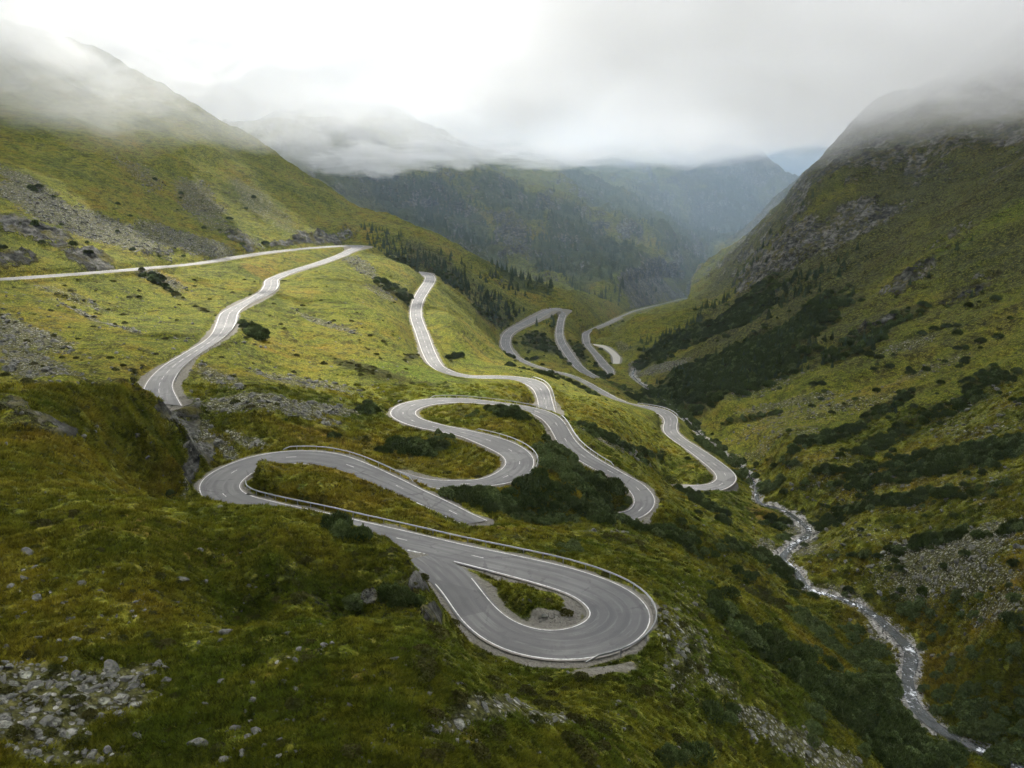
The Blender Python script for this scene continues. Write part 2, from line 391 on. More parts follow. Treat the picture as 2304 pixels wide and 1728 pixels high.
def grid_mesh(name, V, nu, nv, uv=None):
    """V: (nu*nv, 3) rows first"""
    me = bpy.data.meshes.new(name)
    me.vertices.add(nu*nv)
    me.vertices.foreach_set('co', np.ascontiguousarray(V, np.float32).ravel())
    a = (np.arange(nu-1)[:, None]*nv+np.arange(nv-1)[None]).ravel()
    f = np.stack([a, a+nv, a+nv+1, a+1], 1).astype(np.int32)[:, ::-1]
    n = len(f)
    me.loops.add(n*4); me.polygons.add(n)
    me.loops.foreach_set('vertex_index', np.ascontiguousarray(f).ravel())
    me.polygons.foreach_set('loop_start', np.arange(0, n*4, 4, dtype=np.int32))
    me.update(calc_edges=True)
    me.polygons.foreach_set('use_smooth', np.ones(n, bool))
    return me
def link(name, me, mat=None, parent=None):
    o = bpy.data.objects.new(name, me)
    COL.objects.link(o)
    if mat is not None: me.materials.append(mat)
    if parent is not None: o.parent = parent
    return o
# ------------------------------------------------------------------ patches on the ground: (u, v, half width, half height, tilt, weight)
class Patch:
    def __init__(s, u, v, ru, rv, ang=0, wt=1.0):
        s.ok = False; s.wt = wt
        c = spot(u, v)
        if c is None: return
        d = view_uv(*c)[2]; a = R(ang); m = d/FOC
        def ax(px, py, l):
            p = spot(u+px, v+py); q = spot(u-px, v-py)
            lim = l*m*7+1
            vs = [w for w in ((p-c)[:2] if p is not None else None, (c-q)[:2] if q is not None else None) if w is not None and np.hypot(*w) < lim]
            if vs: return sum(vs)/len(vs)
            return None
        e1 = ax(ru*math.cos(a), ru*math.sin(a), ru)
        e2 = ax(-rv*math.sin(a), rv*math.cos(a), rv)
        if e1 is None: e1 = np.array([ru*m, 0.])
        if e2 is None: e2 = np.array([c[0], c[1]])/np.hypot(c[0], c[1])*rv*m*2.5
        M = np.stack([e1, e2], 1)
        if abs(np.linalg.det(M)) < .05*np.hypot(*e1)*np.hypot(*e2):
            n = np.array([-e1[1], e1[0]])/np.hypot(*e1)
            e2 = n*rv*m*2.5; M = np.stack([e1, e2], 1)
        s.c = c; s.M = M; s.I = np.linalg.inv(M); s.ok = True; s.d = d
        s.rad = max(np.hypot(*e1), np.hypot(*e2))*1.5
        s.area = math.pi*abs(np.linalg.det(M))
    def q(s, x, y):
        px = x-s.c[0]; py = y-s.c[1]
        return np.hypot(s.I[0, 0]*px+s.I[0, 1]*py, s.I[1, 0]*px+s.I[1, 1]*py)
    def points(s, n, edge=1.0):
        t = rng.random(n)*2*np.pi; r = np.sqrt(rng.random(n))*edge
        v = s.M@np.stack([r*np.cos(t), r*np.sin(t)])
        return s.c[0]+v[0], s.c[1]+v[1]
def mask(rows, seed, soft=(.55, 1.25), wob=.45):
    A = np.zeros(gx.shape, np.float32)
    for row in rows:
        p = Patch(*row)
        if not p.ok: continue
        w = windows(p.c[0], p.c[1], p.rad)
        if w is None: continue
        q = p.q(gx[w], gy[w])
        wl = max(p.rad*.45, 2)
        q = q+wob*fbm(gx[w], gy[w], wl, 4, seed, .6)
        A[w] = np.maximum(A[w], p.wt*(1-sstep(soft[0], soft[1], q)))
    return A
SCREE = [(1455,1370,30,80,-10,.6),(110,1490,260,60,4,.95),(60,1560,150,60,0,1),(250,1465,120,26,-10,.9),(150,1640,200,25,0,.7),(150,1300,220,110,5,.22),(620,1420,90,14,-12,.4),
 (1060,1520,110,28,5,.75),(1180,1545,80,20,5,.7),(1650,1560,90,26,25,.9),(1770,1625,140,36,25,.9),(1560,1480,60,20,30,.7),(1490,1410,50,70,20,.6),(1480,1300,40,60,20,.35),(950,1585,120,20,5,.3),
 (100,450,140,30,25,.9),(230,500,170,32,20,.85),(60,395,90,18,28,.8),(400,522,130,22,14,.85),(470,545,90,10,8,.9),(430,430,70,36,42,.7),(545,420,70,34,42,.6),(300,370,70,20,30,.5),(500,500,100,12,25,.55),(600,470,70,22,40,.5),
 (90,800,140,36,10,.9),(50,720,120,26,15,.8),(200,690,120,12,22,.9),(340,600,70,12,18,.8),(150,640,110,10,20,.5),(560,862,150,20,8,.95),(700,884,80,14,3,1),(470,812,60,16,20,.7),(700,700,80,7,20,.7),(610,820,90,9,16,.7),(690,830,110,9,12,.6),(780,570,50,18,30,.7),(820,630,40,10,30,.6),
 (2060,1190,190,60,-6,.85),(1950,1270,110,30,0,.6),(2160,1310,100,36,0,.7),(2120,1250,120,40,0,.75),(1700,868,130,10,-10,.6),(1590,792,100,8,-24,.7),(1430,792,70,10,-18,.9),(1680,935,110,12,-15,.45),(1960,745,80,10,-20,.6),(1840,870,130,12,-12,.5),(1900,1040,120,8,-10,.4),(2100,930,110,12,-12,.45),(2000,800,110,14,-20,.4),
 (430,960,40,50,50,.8),(400,1050,20,40,70,.7),(1950,1060,250,60,-8,.3),(2100,900,130,60,-14,.35),(1800,1000,120,40,-12,.3),(1850,1150,160,20,-4,.4),(1700,900,150,20,-12,.4),(2000,1260,150,30,0,.55),(1650,840,120,12,-20,.4),(540,955,60,14,15,1),(490,975,30,20,30,.9),(1330,955,80,14,22,.7),(1500,985,40,8,10,.4),(1300,1148,60,5,0,1),(1180,1340,80,16,0,.6),(1120,1290,60,20,10,.25),
 (1730,1170,50,40,60,.8),(1660,1200,40,30,40,.75),(1800,1285,80,16,15,.7),(1900,1370,50,22,40,.8),(1370,800,14,20,0,1),(1490,610,60,12,20,.5),(1430,620,80,10,12,.4),(1350,750,25,10,20,.6)]
ROCK = [(395,925,42,50,60,1),(360,890,30,20,30,.8),(400,1030,26,60,78,1),(440,985,24,40,50,1),(60,915,110,22,8,.8),(20,880,60,18,0,.8),(130,935,50,18,10,.9),(80,510,110,26,16,1),(190,560,70,16,10,1),(30,560,60,16,0,.9),(520,520,40,14,30,.9),(690,518,80,13,-6,.9),(620,528,60,8,-4,.8),(350,548,60,8,-4,.7),
 (1700,545,130,40,-32,.8),(1850,495,130,50,-28,.8),(1960,610,90,20,-30,.8),(1880,705,80,14,-22,.7),(1620,610,50,26,-42,.6),(2090,640,80,14,-20,.7),(1800,640,60,14,-30,.5),(2050,520,80,16,-30,.5),(1500,690,50,8,-30,.3),(2130,600,60,12,-20,.5),
 (1000,530,90,36,42,.6),(1080,610,40,10,30,.5),(1230,500,60,30,45,.4),(1650,430,40,10,20,.3),(1100,520,60,50,50,.8),(1180,600,40,20,30,.5),(850,400,60,40,40,.6),(1360,480,30,30,45,.5),(935,1335,26,40,62,.9),(905,1265,24,40,55,.8),(800,1300,24,20,0,.7),(150,640,40,8,10,.3)]
DRY = [(560,588,50,14,18,1),(430,452,70,10,15,.8),(640,560,40,8,10,.6),(400,1180,330,40,2,.7),(700,1460,220,50,5,.6),(250,1120,200,22,0,.8),(680,940,140,16,4,.9),(820,960,60,14,4,.8),(1650,1110,60,22,30,.9),(1500,1005,60,10,10,.6),(1330,985,50,10,20,.5),(1080,1140,110,8,6,.9),(560,1640,200,20,0,.6),
 (1300,1600,150,26,10,.6),(300,850,260,12,3,.9),(1760,1440,60,22,35,.7),(1230,1360,60,10,0,.4),(900,880,60,8,0,.4),(780,780,90,10,14,.5),(600,760,80,10,14,.5),(2150,1080,80,26,-8,.7),(2050,1120,120,12,-8,.4),(180,470,80,10,24,.6),(940,890,60,10,0,.7),(1000,1590,160,26,4,.7),(300,1560,120,20,0,.3)]
LUSH = [(650,1050,80,16,6,.8),(900,800,140,24,8,.9),(1000,850,110,16,4,.9),(760,660,90,26,22,.8),(1000,760,60,24,40,.7),(1480,1100,70,18,20,.6),(1250,900,60,30,45,.5),(100,1000,160,40,3,.7),(450,1540,90,30,0,.7),(1330,1650,60,20,0,.5),(2190,450,110,24,-32,1),(2050,540,110,18,-32,.9),(2100,700,120,30,-25,.5),(1350,600,110,30,25,.7),(1300,640,90,20,15,.7),(1500,640,50,10,10,.4),(1900,1210,60,12,0,.3),(1540,1060,100,8,2,.7),(1420,770,60,10,-20,.4)]
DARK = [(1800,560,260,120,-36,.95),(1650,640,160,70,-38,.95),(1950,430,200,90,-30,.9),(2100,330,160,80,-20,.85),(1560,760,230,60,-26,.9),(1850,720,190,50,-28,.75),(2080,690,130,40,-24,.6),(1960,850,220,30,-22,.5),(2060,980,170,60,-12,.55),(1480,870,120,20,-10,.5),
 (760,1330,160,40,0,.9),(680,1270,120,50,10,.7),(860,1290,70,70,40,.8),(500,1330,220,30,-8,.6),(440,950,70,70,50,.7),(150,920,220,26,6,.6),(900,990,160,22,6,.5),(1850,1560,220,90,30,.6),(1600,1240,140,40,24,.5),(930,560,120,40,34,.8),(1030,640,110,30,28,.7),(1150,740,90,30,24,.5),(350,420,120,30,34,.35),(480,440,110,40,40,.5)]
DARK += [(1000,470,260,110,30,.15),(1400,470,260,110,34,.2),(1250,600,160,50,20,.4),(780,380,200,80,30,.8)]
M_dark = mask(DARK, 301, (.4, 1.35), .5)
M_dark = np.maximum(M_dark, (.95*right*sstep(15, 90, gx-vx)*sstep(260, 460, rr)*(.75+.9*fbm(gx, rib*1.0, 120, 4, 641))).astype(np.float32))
M_scree = mask(SCREE, 201)
M_rock0 = None
M_rock = mask(ROCK, 211)
M_dry = mask(DRY, 221, (.3, 1.4), .5)
M_lush = mask(LUSH, 231, (.3, 1.4), .5)
# cliffs: rough relief on rock
rk = M_rock*fade*sstep(2, 7, np.maximum(DR, 0))
rel = np.clip(rr/160, .7, 6)
Z += rk*rel*(1.7*np.maximum(ridged(gx, gy, 15, 5, 241, .62), -.15)+1.2*np.abs(fbm(gx, gy, 8, 4, 251)))
Z += M_scree*sstep(2, 6, DR)*.22*np.abs(fbm(gx, gy, 1.6, 3, 261))*(1+far)
refresh()
NRM = normals()
far2 = sstep(850, 1150, rr)
M_rock = np.maximum(M_rock, far2*.5*sstep(.10, .5, ridged(gx, rib*.8, 95, 5, 651, .62)+.5*fbm(gx, gy, 300, 3, 661)))
M_rock = np.maximum(M_rock, right*sstep(380, 560, rr)*sstep(-30, 20, Z)*.8*sstep(.0, .5, ridged(gx, rib, 55, 5, 671, .62)+.3*fbm(gx, gy, 200, 3, 681)))
slope = np.clip(1-NRM[..., 2], 0, 1)
M_rock = np.clip(M_rock*(.62+.38*sstep(.12, .34, slope+.1*fbm(gx, gy, 9, 3, 271)))+far*.8*sstep(.3, .5, slope), 0, 1)
M_grav = np.where(DR < 0, 1, 1-sstep(.2, 1.7, DR+1.0*fbm(gx, gy, 5, 3, 281)))*(rr < 900)
M_grav = np.maximum(M_grav, 1-sstep(-.2, .8, DP))
M_grav = np.maximum(M_grav, mask([(1200,1338,80,20,4,.9),(1240,1310,30,30,0,.8),(1300,1445,100,10,-6,.7),(1160,1432,60,8,8,.7),(1395,1130,40,8,-28,.8)], 711))
M_bed = 1-sstep(.3, 2.2, np.maximum(DS-WS*.5, 0)+1.6*fbm(gx, gy, 6, 3, 291))
# ------------------------------------------------------------------ materials
class MT:
    def __init__(s, name, rough=.8, spec=.3):
        s.m = bpy.data.materials.new(name); s.m.use_nodes = True
        s.t = s.m.node_tree; s.N = s.t.nodes; s.L = s.t.links
        s.b = s.N['Principled BSDF']; s.b.inputs['Roughness'].default_value = rough
        s.b.inputs['Specular IOR Level'].default_value = spec
        s.geo = None
    def pos(s):
        if s.geo is None: s.geo = s.N.new('ShaderNodeNewGeometry')
        return s.geo.outputs['Position']
    def obj(s):
        return s.N.new('ShaderNodeTexCoord').outputs['Object']
    def noise(s, size, detail=4, rough=.55, vec=None, stretch=None, dist=0):
        n = s.N.new('ShaderNodeTexNoise'); n.inputs['Scale'].default_value = 1.0/size; n.inputs['Detail'].default_value = detail
        n.inputs['Roughness'].default_value = rough; n.inputs['Distortion'].default_value = dist
        v = vec if vec is not None else s.pos()
        if stretch:
            mp = s.N.new('ShaderNodeMapping'); mp.inputs['Scale'].default_value = stretch; s.L.new(v, mp.inputs[0]); v = mp.outputs[0]
        s.L.new(v, n.inputs['Vector'])
        return n.outputs[0]
    def vor(s, size, feat='F1', vec=None, rnd=1):
        n = s.N.new('ShaderNodeTexVoronoi'); n.feature = feat; n.inputs['Scale'].default_value = 1.0/size; n.inputs['Randomness'].default_value = rnd
        s.L.new(vec if vec is not None else s.pos(), n.inputs['Vector'])
        return n
    def rng(s, x, a, b, c=0, d=1, smooth=True):
        n = s.N.new('ShaderNodeMapRange'); n.interpolation_type = 'SMOOTHSTEP' if smooth else 'LINEAR'
        for k, q in zip((1, 2, 3, 4), (a, b, c, d)):
            s.put(n.inputs[k], q)
        s.L.new(x, n.inputs[0]); return n.outputs[0]
    def put(s, i, q):
        if isinstance(q, (int, float)): i.default_value = q
        elif isinstance(q, tuple): i.default_value = (*q, 1) if len(q) == 3 else q
        else: s.L.new(q, i)
    def math(s, op, a, b=None, c=None):
        n = s.N.new('ShaderNodeMath'); n.operation = op
        for i, q in zip(n.inputs, (a, b, c)):
            if q is not None: s.put(i, q)
        return n.outputs[0]
    def mix(s, f, a, b, kind='MIX'):
        n = s.N.new('ShaderNodeMixRGB'); n.blend_type = kind
        s.put(n.inputs[0], f); s.put(n.inputs[1], a); s.put(n.inputs[2], b); return n.outputs[0]
    def attr(s, name, fac=True):
        n = s.N.new('ShaderNodeAttribute'); n.attribute_name = name
        return n.outputs['Fac'] if fac else n.outputs['Color']
    def ramp(s, x, *st):
        n = s.N.new('ShaderNodeValToRGB'); e = n.color_ramp.elements
        while len(e) < len(st): e.new(.5)
        for q, (p, c) in zip(e, st): q.position = p; q.color = (*c, 1)
        s.L.new(x, n.inputs[0]); return n.outputs[0]
    def col(s, c): s.put(s.b.inputs['Base Color'], c)
    def bump(s, h, dist, strength=1.0):
        n = s.N.new('ShaderNodeBump'); n.inputs['Distance'].default_value = dist; n.inputs['Strength'].default_value = strength
        s.L.new(h, n.inputs['Height']); 
        if s.b.inputs['Normal'].is_linked:
            pass
        s.L.new(n.outputs[0], s.b.inputs['Normal']); return n
    def objrand(s): return s.N.new('ShaderNodeObjectInfo').outputs['Random']

# ground: grass, dry grass, stones, rock, gravel, by place
g = MT('ground', .95, .04)
n60 = g.noise(45, 4); n9 = g.noise(8, 4, .6); n2 = g.noise(1.7, 4, .6); n03 = g.noise(.45, 3, .65)
lie = g.noise(3.2, 4, .6, stretch=(.55, .55, 2.6))
c = g.ramp(g.math('ADD', g.math('MULTIPLY', n60, .55), g.math('MULTIPLY', n9, .45)), (.40, GREEN), (.50, YGREEN), (.61, OLIVE), (.72, OCHRE))
c = g.mix(g.rng(g.math('ADD', g.attr('dry'), g.math('MULTIPLY', g.math('SUBTRACT', n9, .5), 1.6)), .25, .95, 0, .8), c, g.mix(n2, OCHRE, BROWN))
c = g.mix(g.rng(g.math('ADD', g.attr('lush'), g.math('MULTIPLY', g.math('SUBTRACT', n9, .5), 1.2)), .2, 1, 0, .85), c, g.mix(n2, LUSHC, GREEN))
c = g.mix(g.rng(lie, .48, .62, 0, .75), c, g.mix(n2, HEATH, DGREEN))          # heather and low herbs between the grass
c = g.mix(g.rng(n2, .52, .66, 0, .65), c, DGREEN)
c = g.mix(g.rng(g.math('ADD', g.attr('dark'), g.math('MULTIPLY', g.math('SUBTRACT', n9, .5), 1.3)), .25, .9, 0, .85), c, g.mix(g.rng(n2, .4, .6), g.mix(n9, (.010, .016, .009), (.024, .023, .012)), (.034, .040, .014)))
c = g.mix(g.rng(g.math('ADD', g.math('MULTIPLY', n03, .6), g.math('MULTIPLY', n2, .4)), .5, .62, 0, .4), c, STRAW)
c = g.mix(g.rng(g.attr('wood'), .2, .7, 0, .7), c, g.mix(n9, (.014, .024, .012), (.035, .05, .02)))
c = g.mix(g.math('MULTIPLY', g.attr('shrubby'), .8), c, g.mix(n2, DGREEN, HEATH))
n018 = g.noise(.19, 3, .7); n1 = g.noise(.9, 3, .65)
tx_ = g.math('ADD', g.math('MULTIPLY', n018, .22), g.math('ADD', g.math('MULTIPLY', n03, .26), g.math('ADD', g.math('MULTIPLY', n1, .28), g.math('MULTIPLY', n2, .24))))
tv = g.rng(tx_, .42, .58, .32, 1.38, False)
def scaled(col, f):
    n = g.N.new('ShaderNodeVectorMath'); n.operation = 'SCALE'; g.L.new(col, n.inputs[0]); g.L.new(f, n.inputs['Scale']); return n.outputs[0]
# stones, two sizes of cells
def stones(size, bias):
    v = g.vor(size); d = v.outputs['Distance']; cr = g.N.new('ShaderNodeSeparateColor'); g.L.new(v.outputs['Color'], cr.inputs[0])
    keep = g.math('ADD', g.math('MULTIPLY', g.attr('scree'), 1.0), g.math('MULTIPLY', g.math('SUBTRACT', n9, .5), .8))
    on = g.math('GREATER_THAN', g.math('ADD', keep, bias), cr.outputs[0])
    shape = g.rng(d, size*0+.42, .30, 0, 1)
    return g.math('MULTIPLY', on, shape), cr.outputs[1], d
s1, r1, d1 = stones(1.1, -.25); s2, r2, d2 = stones(.45, -.12)
sc = scaled(g.mix(r1, g.mix(n03, (.15, .147, .13), (.30, .293, .26)), g.mix(n2, (.20, .20, .18), (.13, .14, .07))), tv)
c = scaled(c, tv)
c = g.mix(g.rng(g.attr('scree'), .25, .8, 0, .8), c, scaled(g.mix(n2, (.045, .045, .018), (.075, .07, .03)), tv))
c = g.mix(s2, c, scaled(g.mix(r2, (.12, .116, .10), (.27, .263, .23)), tv))
c = g.mix(s1, c, sc)
rkn = g.math('ADD', g.math('MULTIPLY', g.noise(6, 7, .65, stretch=(1, 1, 2.2)), .6), g.math('MULTIPLY', g.noise(34, 6, .65), .4)); rkv = g.vor(2.6)
rc = g.ramp(rkn, (.40, (.012, .012, .010)), (.49, (.050, .049, .042)), (.60, (.15, .146, .13)))
rc = g.mix(g.rng(n9, .5, .64, 0, .7), rc, g.mix(n2, DGREEN, OLIVE))
rmask = g.rng(g.math('ADD', g.attr('rock'), g.math('MULTIPLY', g.math('SUBTRACT', g.noise(4, 5, .65), .5), 1.5)), .38, .62)
c = g.mix(rmask, c, rc)
gv = g.mix(g.noise(.3, 3, .7), (.07, .066, .055), (.21, .195, .165))
c = g.mix(g.rng(g.math('ADD', g.attr('gravel'), g.math('MULTIPLY', g.math('SUBTRACT', n2, .5), .9)), .45, .75), c, gv)
c = g.mix(g.rng(g.math('ADD', g.attr('bed'), g.math('MULTIPLY', g.math('SUBTRACT', n2, .5), .9)), .4, .7), c, g.mix(r2, (.11, .105, .095), (.36, .35, .32)))
g.col(c)
h = g.math('ADD', g.math('MULTIPLY', n03, .22), g.math('MULTIPLY', n2, .6))
h = g.math('ADD', h, g.math('MULTIPLY', lie, .7))
h = g.math('ADD', h, g.math('MULTIPLY', s1, .35)); h = g.math('ADD', h, g.math('MULTIPLY', s2, .16))
h = g.math('ADD', h, g.math('MULTIPLY', g.math('MULTIPLY', rmask, rkn), 2.5))
g.bump(h, 1.5, .9)
M_GROUND = g.m

a = MT('asphalt', .8, .12)
ac = a.attr('across'); al = a.attr('along'); wa = a.attr('wide')
cx_ = a.N.new('ShaderNodeCombineXYZ'); a.L.new(wa, cx_.inputs[0]); a.L.new(a.math('MULTIPLY', al, .06), cx_.inputs[1]); lane = cx_.outputs[0]
wn = a.noise(9, 4); fn = a.noise(.14, 2, .8); st = a.noise(.55, 5, .65, lane); mid_ = a.noise(2.2, 5, .65)
lp = a.math('ABSOLUTE', a.math('SUBTRACT', a.math('FRACT', a.math('MULTIPLY', ac, 2)), .5))       # 0 in the middle of a lane, .5 at its sides
base = a.mix(a.rng(wn, .35, .7), (.090, .089, .088), (.140, .137, .132))
base = a.mix(a.rng(a.math('ADD', a.math('ABSOLUTE', a.math('SUBTRACT', lp, .24)), a.math('MULTIPLY', a.math('SUBTRACT', st, .5), .35)), .0, .16, .5, 0), base, (.060, .060, .061))   # tyre tracks
base = a.mix(a.rng(st, .52, .66, 0, .55), base, (.175, .172, .165))
base = a.mix(a.rng(mid_, .56, .66, 0, .5), base, (.068, .067, .067))
pv_ = a.vor(11); pc = a.N.new('ShaderNodeSeparateColor'); a.L.new(pv_.outputs['Color'], pc.inputs[0])
base = a.mix(a.math('MULTIPLY', a.math('GREATER_THAN', pc.outputs[0], .7), .6), base, a.mix(pc.outputs[1], (.06, .06, .06), (.16, .157, .15)))       # old repairs
ck = a.vor(5.5, 'DISTANCE_TO_EDGE', a.N.new('ShaderNodeVectorMath').outputs[0] if False else None)
ckm = a.math('MULTIPLY', a.math('LESS_THAN', a.math('ADD', ck.outputs['Distance'], a.math('ADD', a.math('MULTIPLY', a.math('SUBTRACT', mid_, .5), .30), a.math('MULTIPLY', a.math('SUBTRACT', st, .5), .12))), .010), a.rng(wn, .45, .55))
base = a.mix(a.math('MULTIPLY', ckm, .45), base, (.03, .03, .03))
base = a.mix(a.rng(a.math('ADD', a.math('ABSOLUTE', a.math('SUBTRACT', ac, .5)), a.math('MULTIPLY', a.math('SUBTRACT', mid_, .5), .10)), .44, .5, 0, a.math('MULTIPLY', a.attr('grit'), .75)), base, (.20, .18, .145))    # grit along the edges
base = a.mix(a.math('MULTIPLY', fn, .3), base, (.19, .187, .18))
a.col(base); a.bump(fn, .02, .6)
M_ASPH = a.m
p = MT('road_paint', .55, .4)
p.col(p.mix(p.rng(p.noise(.7, 4, .7), .44, .62, 0, .85), (.62, .61, .58), (.26, .255, .245)))
M_PAINT = p.m
p = MT('worn_road_paint', .6, .3)
p.col(p.mix(p.rng(p.noise(.6, 4, .7), .42, .62, 0, .85), (.50, .49, .46), (.17, .168, .16)))
M_WORN = p.m
p = MT('galvanised_steel', .42, .5); p.b.inputs['Metallic'].default_value = .85
p.col(p.mix(p.noise(.8, 4, .6), (.20, .205, .21), (.36, .365, .37))); M_STEEL = p.m
p = MT('stone', .85, .3); o_ = p.obj(); oi = p.objrand()
cc = p.ramp(p.noise(.35, 6, .65, o_), (.36, (.035, .035, .03)), (.5, (.10, .098, .085)), (.64, (.18, .175, .155)))
cc = p.mix(p.rng(p.noise(.22, 5, .7, o_), .52, .62, 0, .8), cc, (.10, .11, .045))
cc = p.mix(p.rng(oi, 0, 1, 0, .5, False), cc, (.05, .049, .043))
p.col(cc); p.bump(p.noise(.15, 5, .7, o_), .05, .8); M_STONE = p.m
p = MT('stream_water', .12, .5)
fo = p.math('ADD', p.noise(1.1, 6, .7, stretch=(1, .6, 1)), p.math('MULTIPLY', p.math('SUBTRACT', p.noise(9, 3), .5), .7))
fm = p.rng(fo, .58, .70)
p.col(p.mix(fm, (.035, .04, .04), (.58, .60, .62))); p.put(p.b.inputs['Roughness'], p.rng(fm, 0, 1, .10, .6)); p.bump(fo, .35, .9)
M_WATER = p.m
def leafmat(name, c0, c1, c2, tr=.25, sc=.5):
    p = MT(name, .7, .08); oi = p.objrand(); n = p.noise(sc, 3, .6)
    k = p.mix(p.rng(n, .35, .65), c0, c1)
    k = p.mix(p.math('MULTIPLY', oi, .7), k, c2)
    p.col(k)
    ts = p.N.new('ShaderNodeBsdfTranslucent'); p.put(ts.inputs[0], p.mix(.5, k, c1))
    mx = p.N.new('ShaderNodeMixShader'); mx.inputs[0].default_value = tr
    out = p.N['Material Output']
    p.L.new(p.b.outputs[0], mx.inputs[1]); p.L.new(ts.outputs[0], mx.inputs[2]); p.L.new(mx.outputs[0], out.inputs[0])
    return p.m
M_PINE = leafmat('dwarf_pine_needles', (.020, .034, .007), (.066, .092, .020), (.036, .044, .012), .22)
M_BUSH = leafmat('alder_leaves', (.042, .066, .017), (.105, .14, .040), (.07, .085, .026), .3)
M_HEATH = leafmat('low_shrub_leaves', (.026, .034, .006), (.060, .066, .010), (.06, .048, .012), .25)
M_CON = leafmat('spruce_needles', (.016, .032, .012), (.032, .055, .02), (.03, .04, .014), .12)
p = MT('grass_blades', .8, .06)
k_ = p.ramp(p.math('ADD', p.math('MULTIPLY', p.noise(45, 4), .55), p.math('MULTIPLY', p.noise(8, 4, .6), .45)), (.40, (.050, .066, .005)), (.50, (.096, .095, .007)), (.61, (.135, .108, .009)), (.72, (.165, .098, .012)))
vs_ = p.N.new('ShaderNodeVectorMath'); vs_.operation = 'SCALE'; p.L.new(k_, vs_.inputs[0]); p.L.new(p.rng(p.objrand(), 0, 1, .45, 1.9, False), vs_.inputs['Scale'])
p.col(vs_.outputs[0]); ts = p.N.new('ShaderNodeBsdfTranslucent'); p.L.new(vs_.outputs[0], ts.inputs[0])
mx = p.N.new('ShaderNodeMixShader'); mx.inputs[0].default_value = .4
p.L.new(p.b.outputs[0], mx.inputs[1]); p.L.new(ts.outputs[0], mx.inputs[2]); p.L.new(mx.outputs[0], p.N['Material Output'].inputs[0]); M_GRASS = p.m
p = MT('bark', .9, .2); p.col(p.mix(p.noise(.2, 4), (.05, .038, .028), (.12, .10, .08))); M_BARK = p.m
# ------------------------------------------------------------------ helpers to tag
def tag(o, label=None, cat=None, group=None, kind=None):
    if label: o['label'] = label
    if cat: o['category'] = cat
    if group: o['group'] = group
    if kind: o['kind'] = kind
    return o
def empty(name, loc):
    o = bpy.data.objects.new(name, None); COL.objects.link(o); o.location = loc; o.empty_display_size = .3
    return o
def mesh_from(name, V, F, smooth=False):
    me = bpy.data.meshes.new(name); me.from_pydata([tuple(v) for v in V], [], [tuple(f) for f in F]); me.update()
    if smooth: me.polygons.foreach_set('use_smooth', np.ones(len(me.polygons), bool))
    return me
def set_attr(me, name, arr, typ='FLOAT'):
    at = me.attributes.new(name, typ, 'POINT')
    key = 'vector' if typ == 'FLOAT_VECTOR' else 'value'
    at.data.foreach_set(key, np.ascontiguousarray(arr, np.int32 if typ == 'INT' else np.float32).ravel())

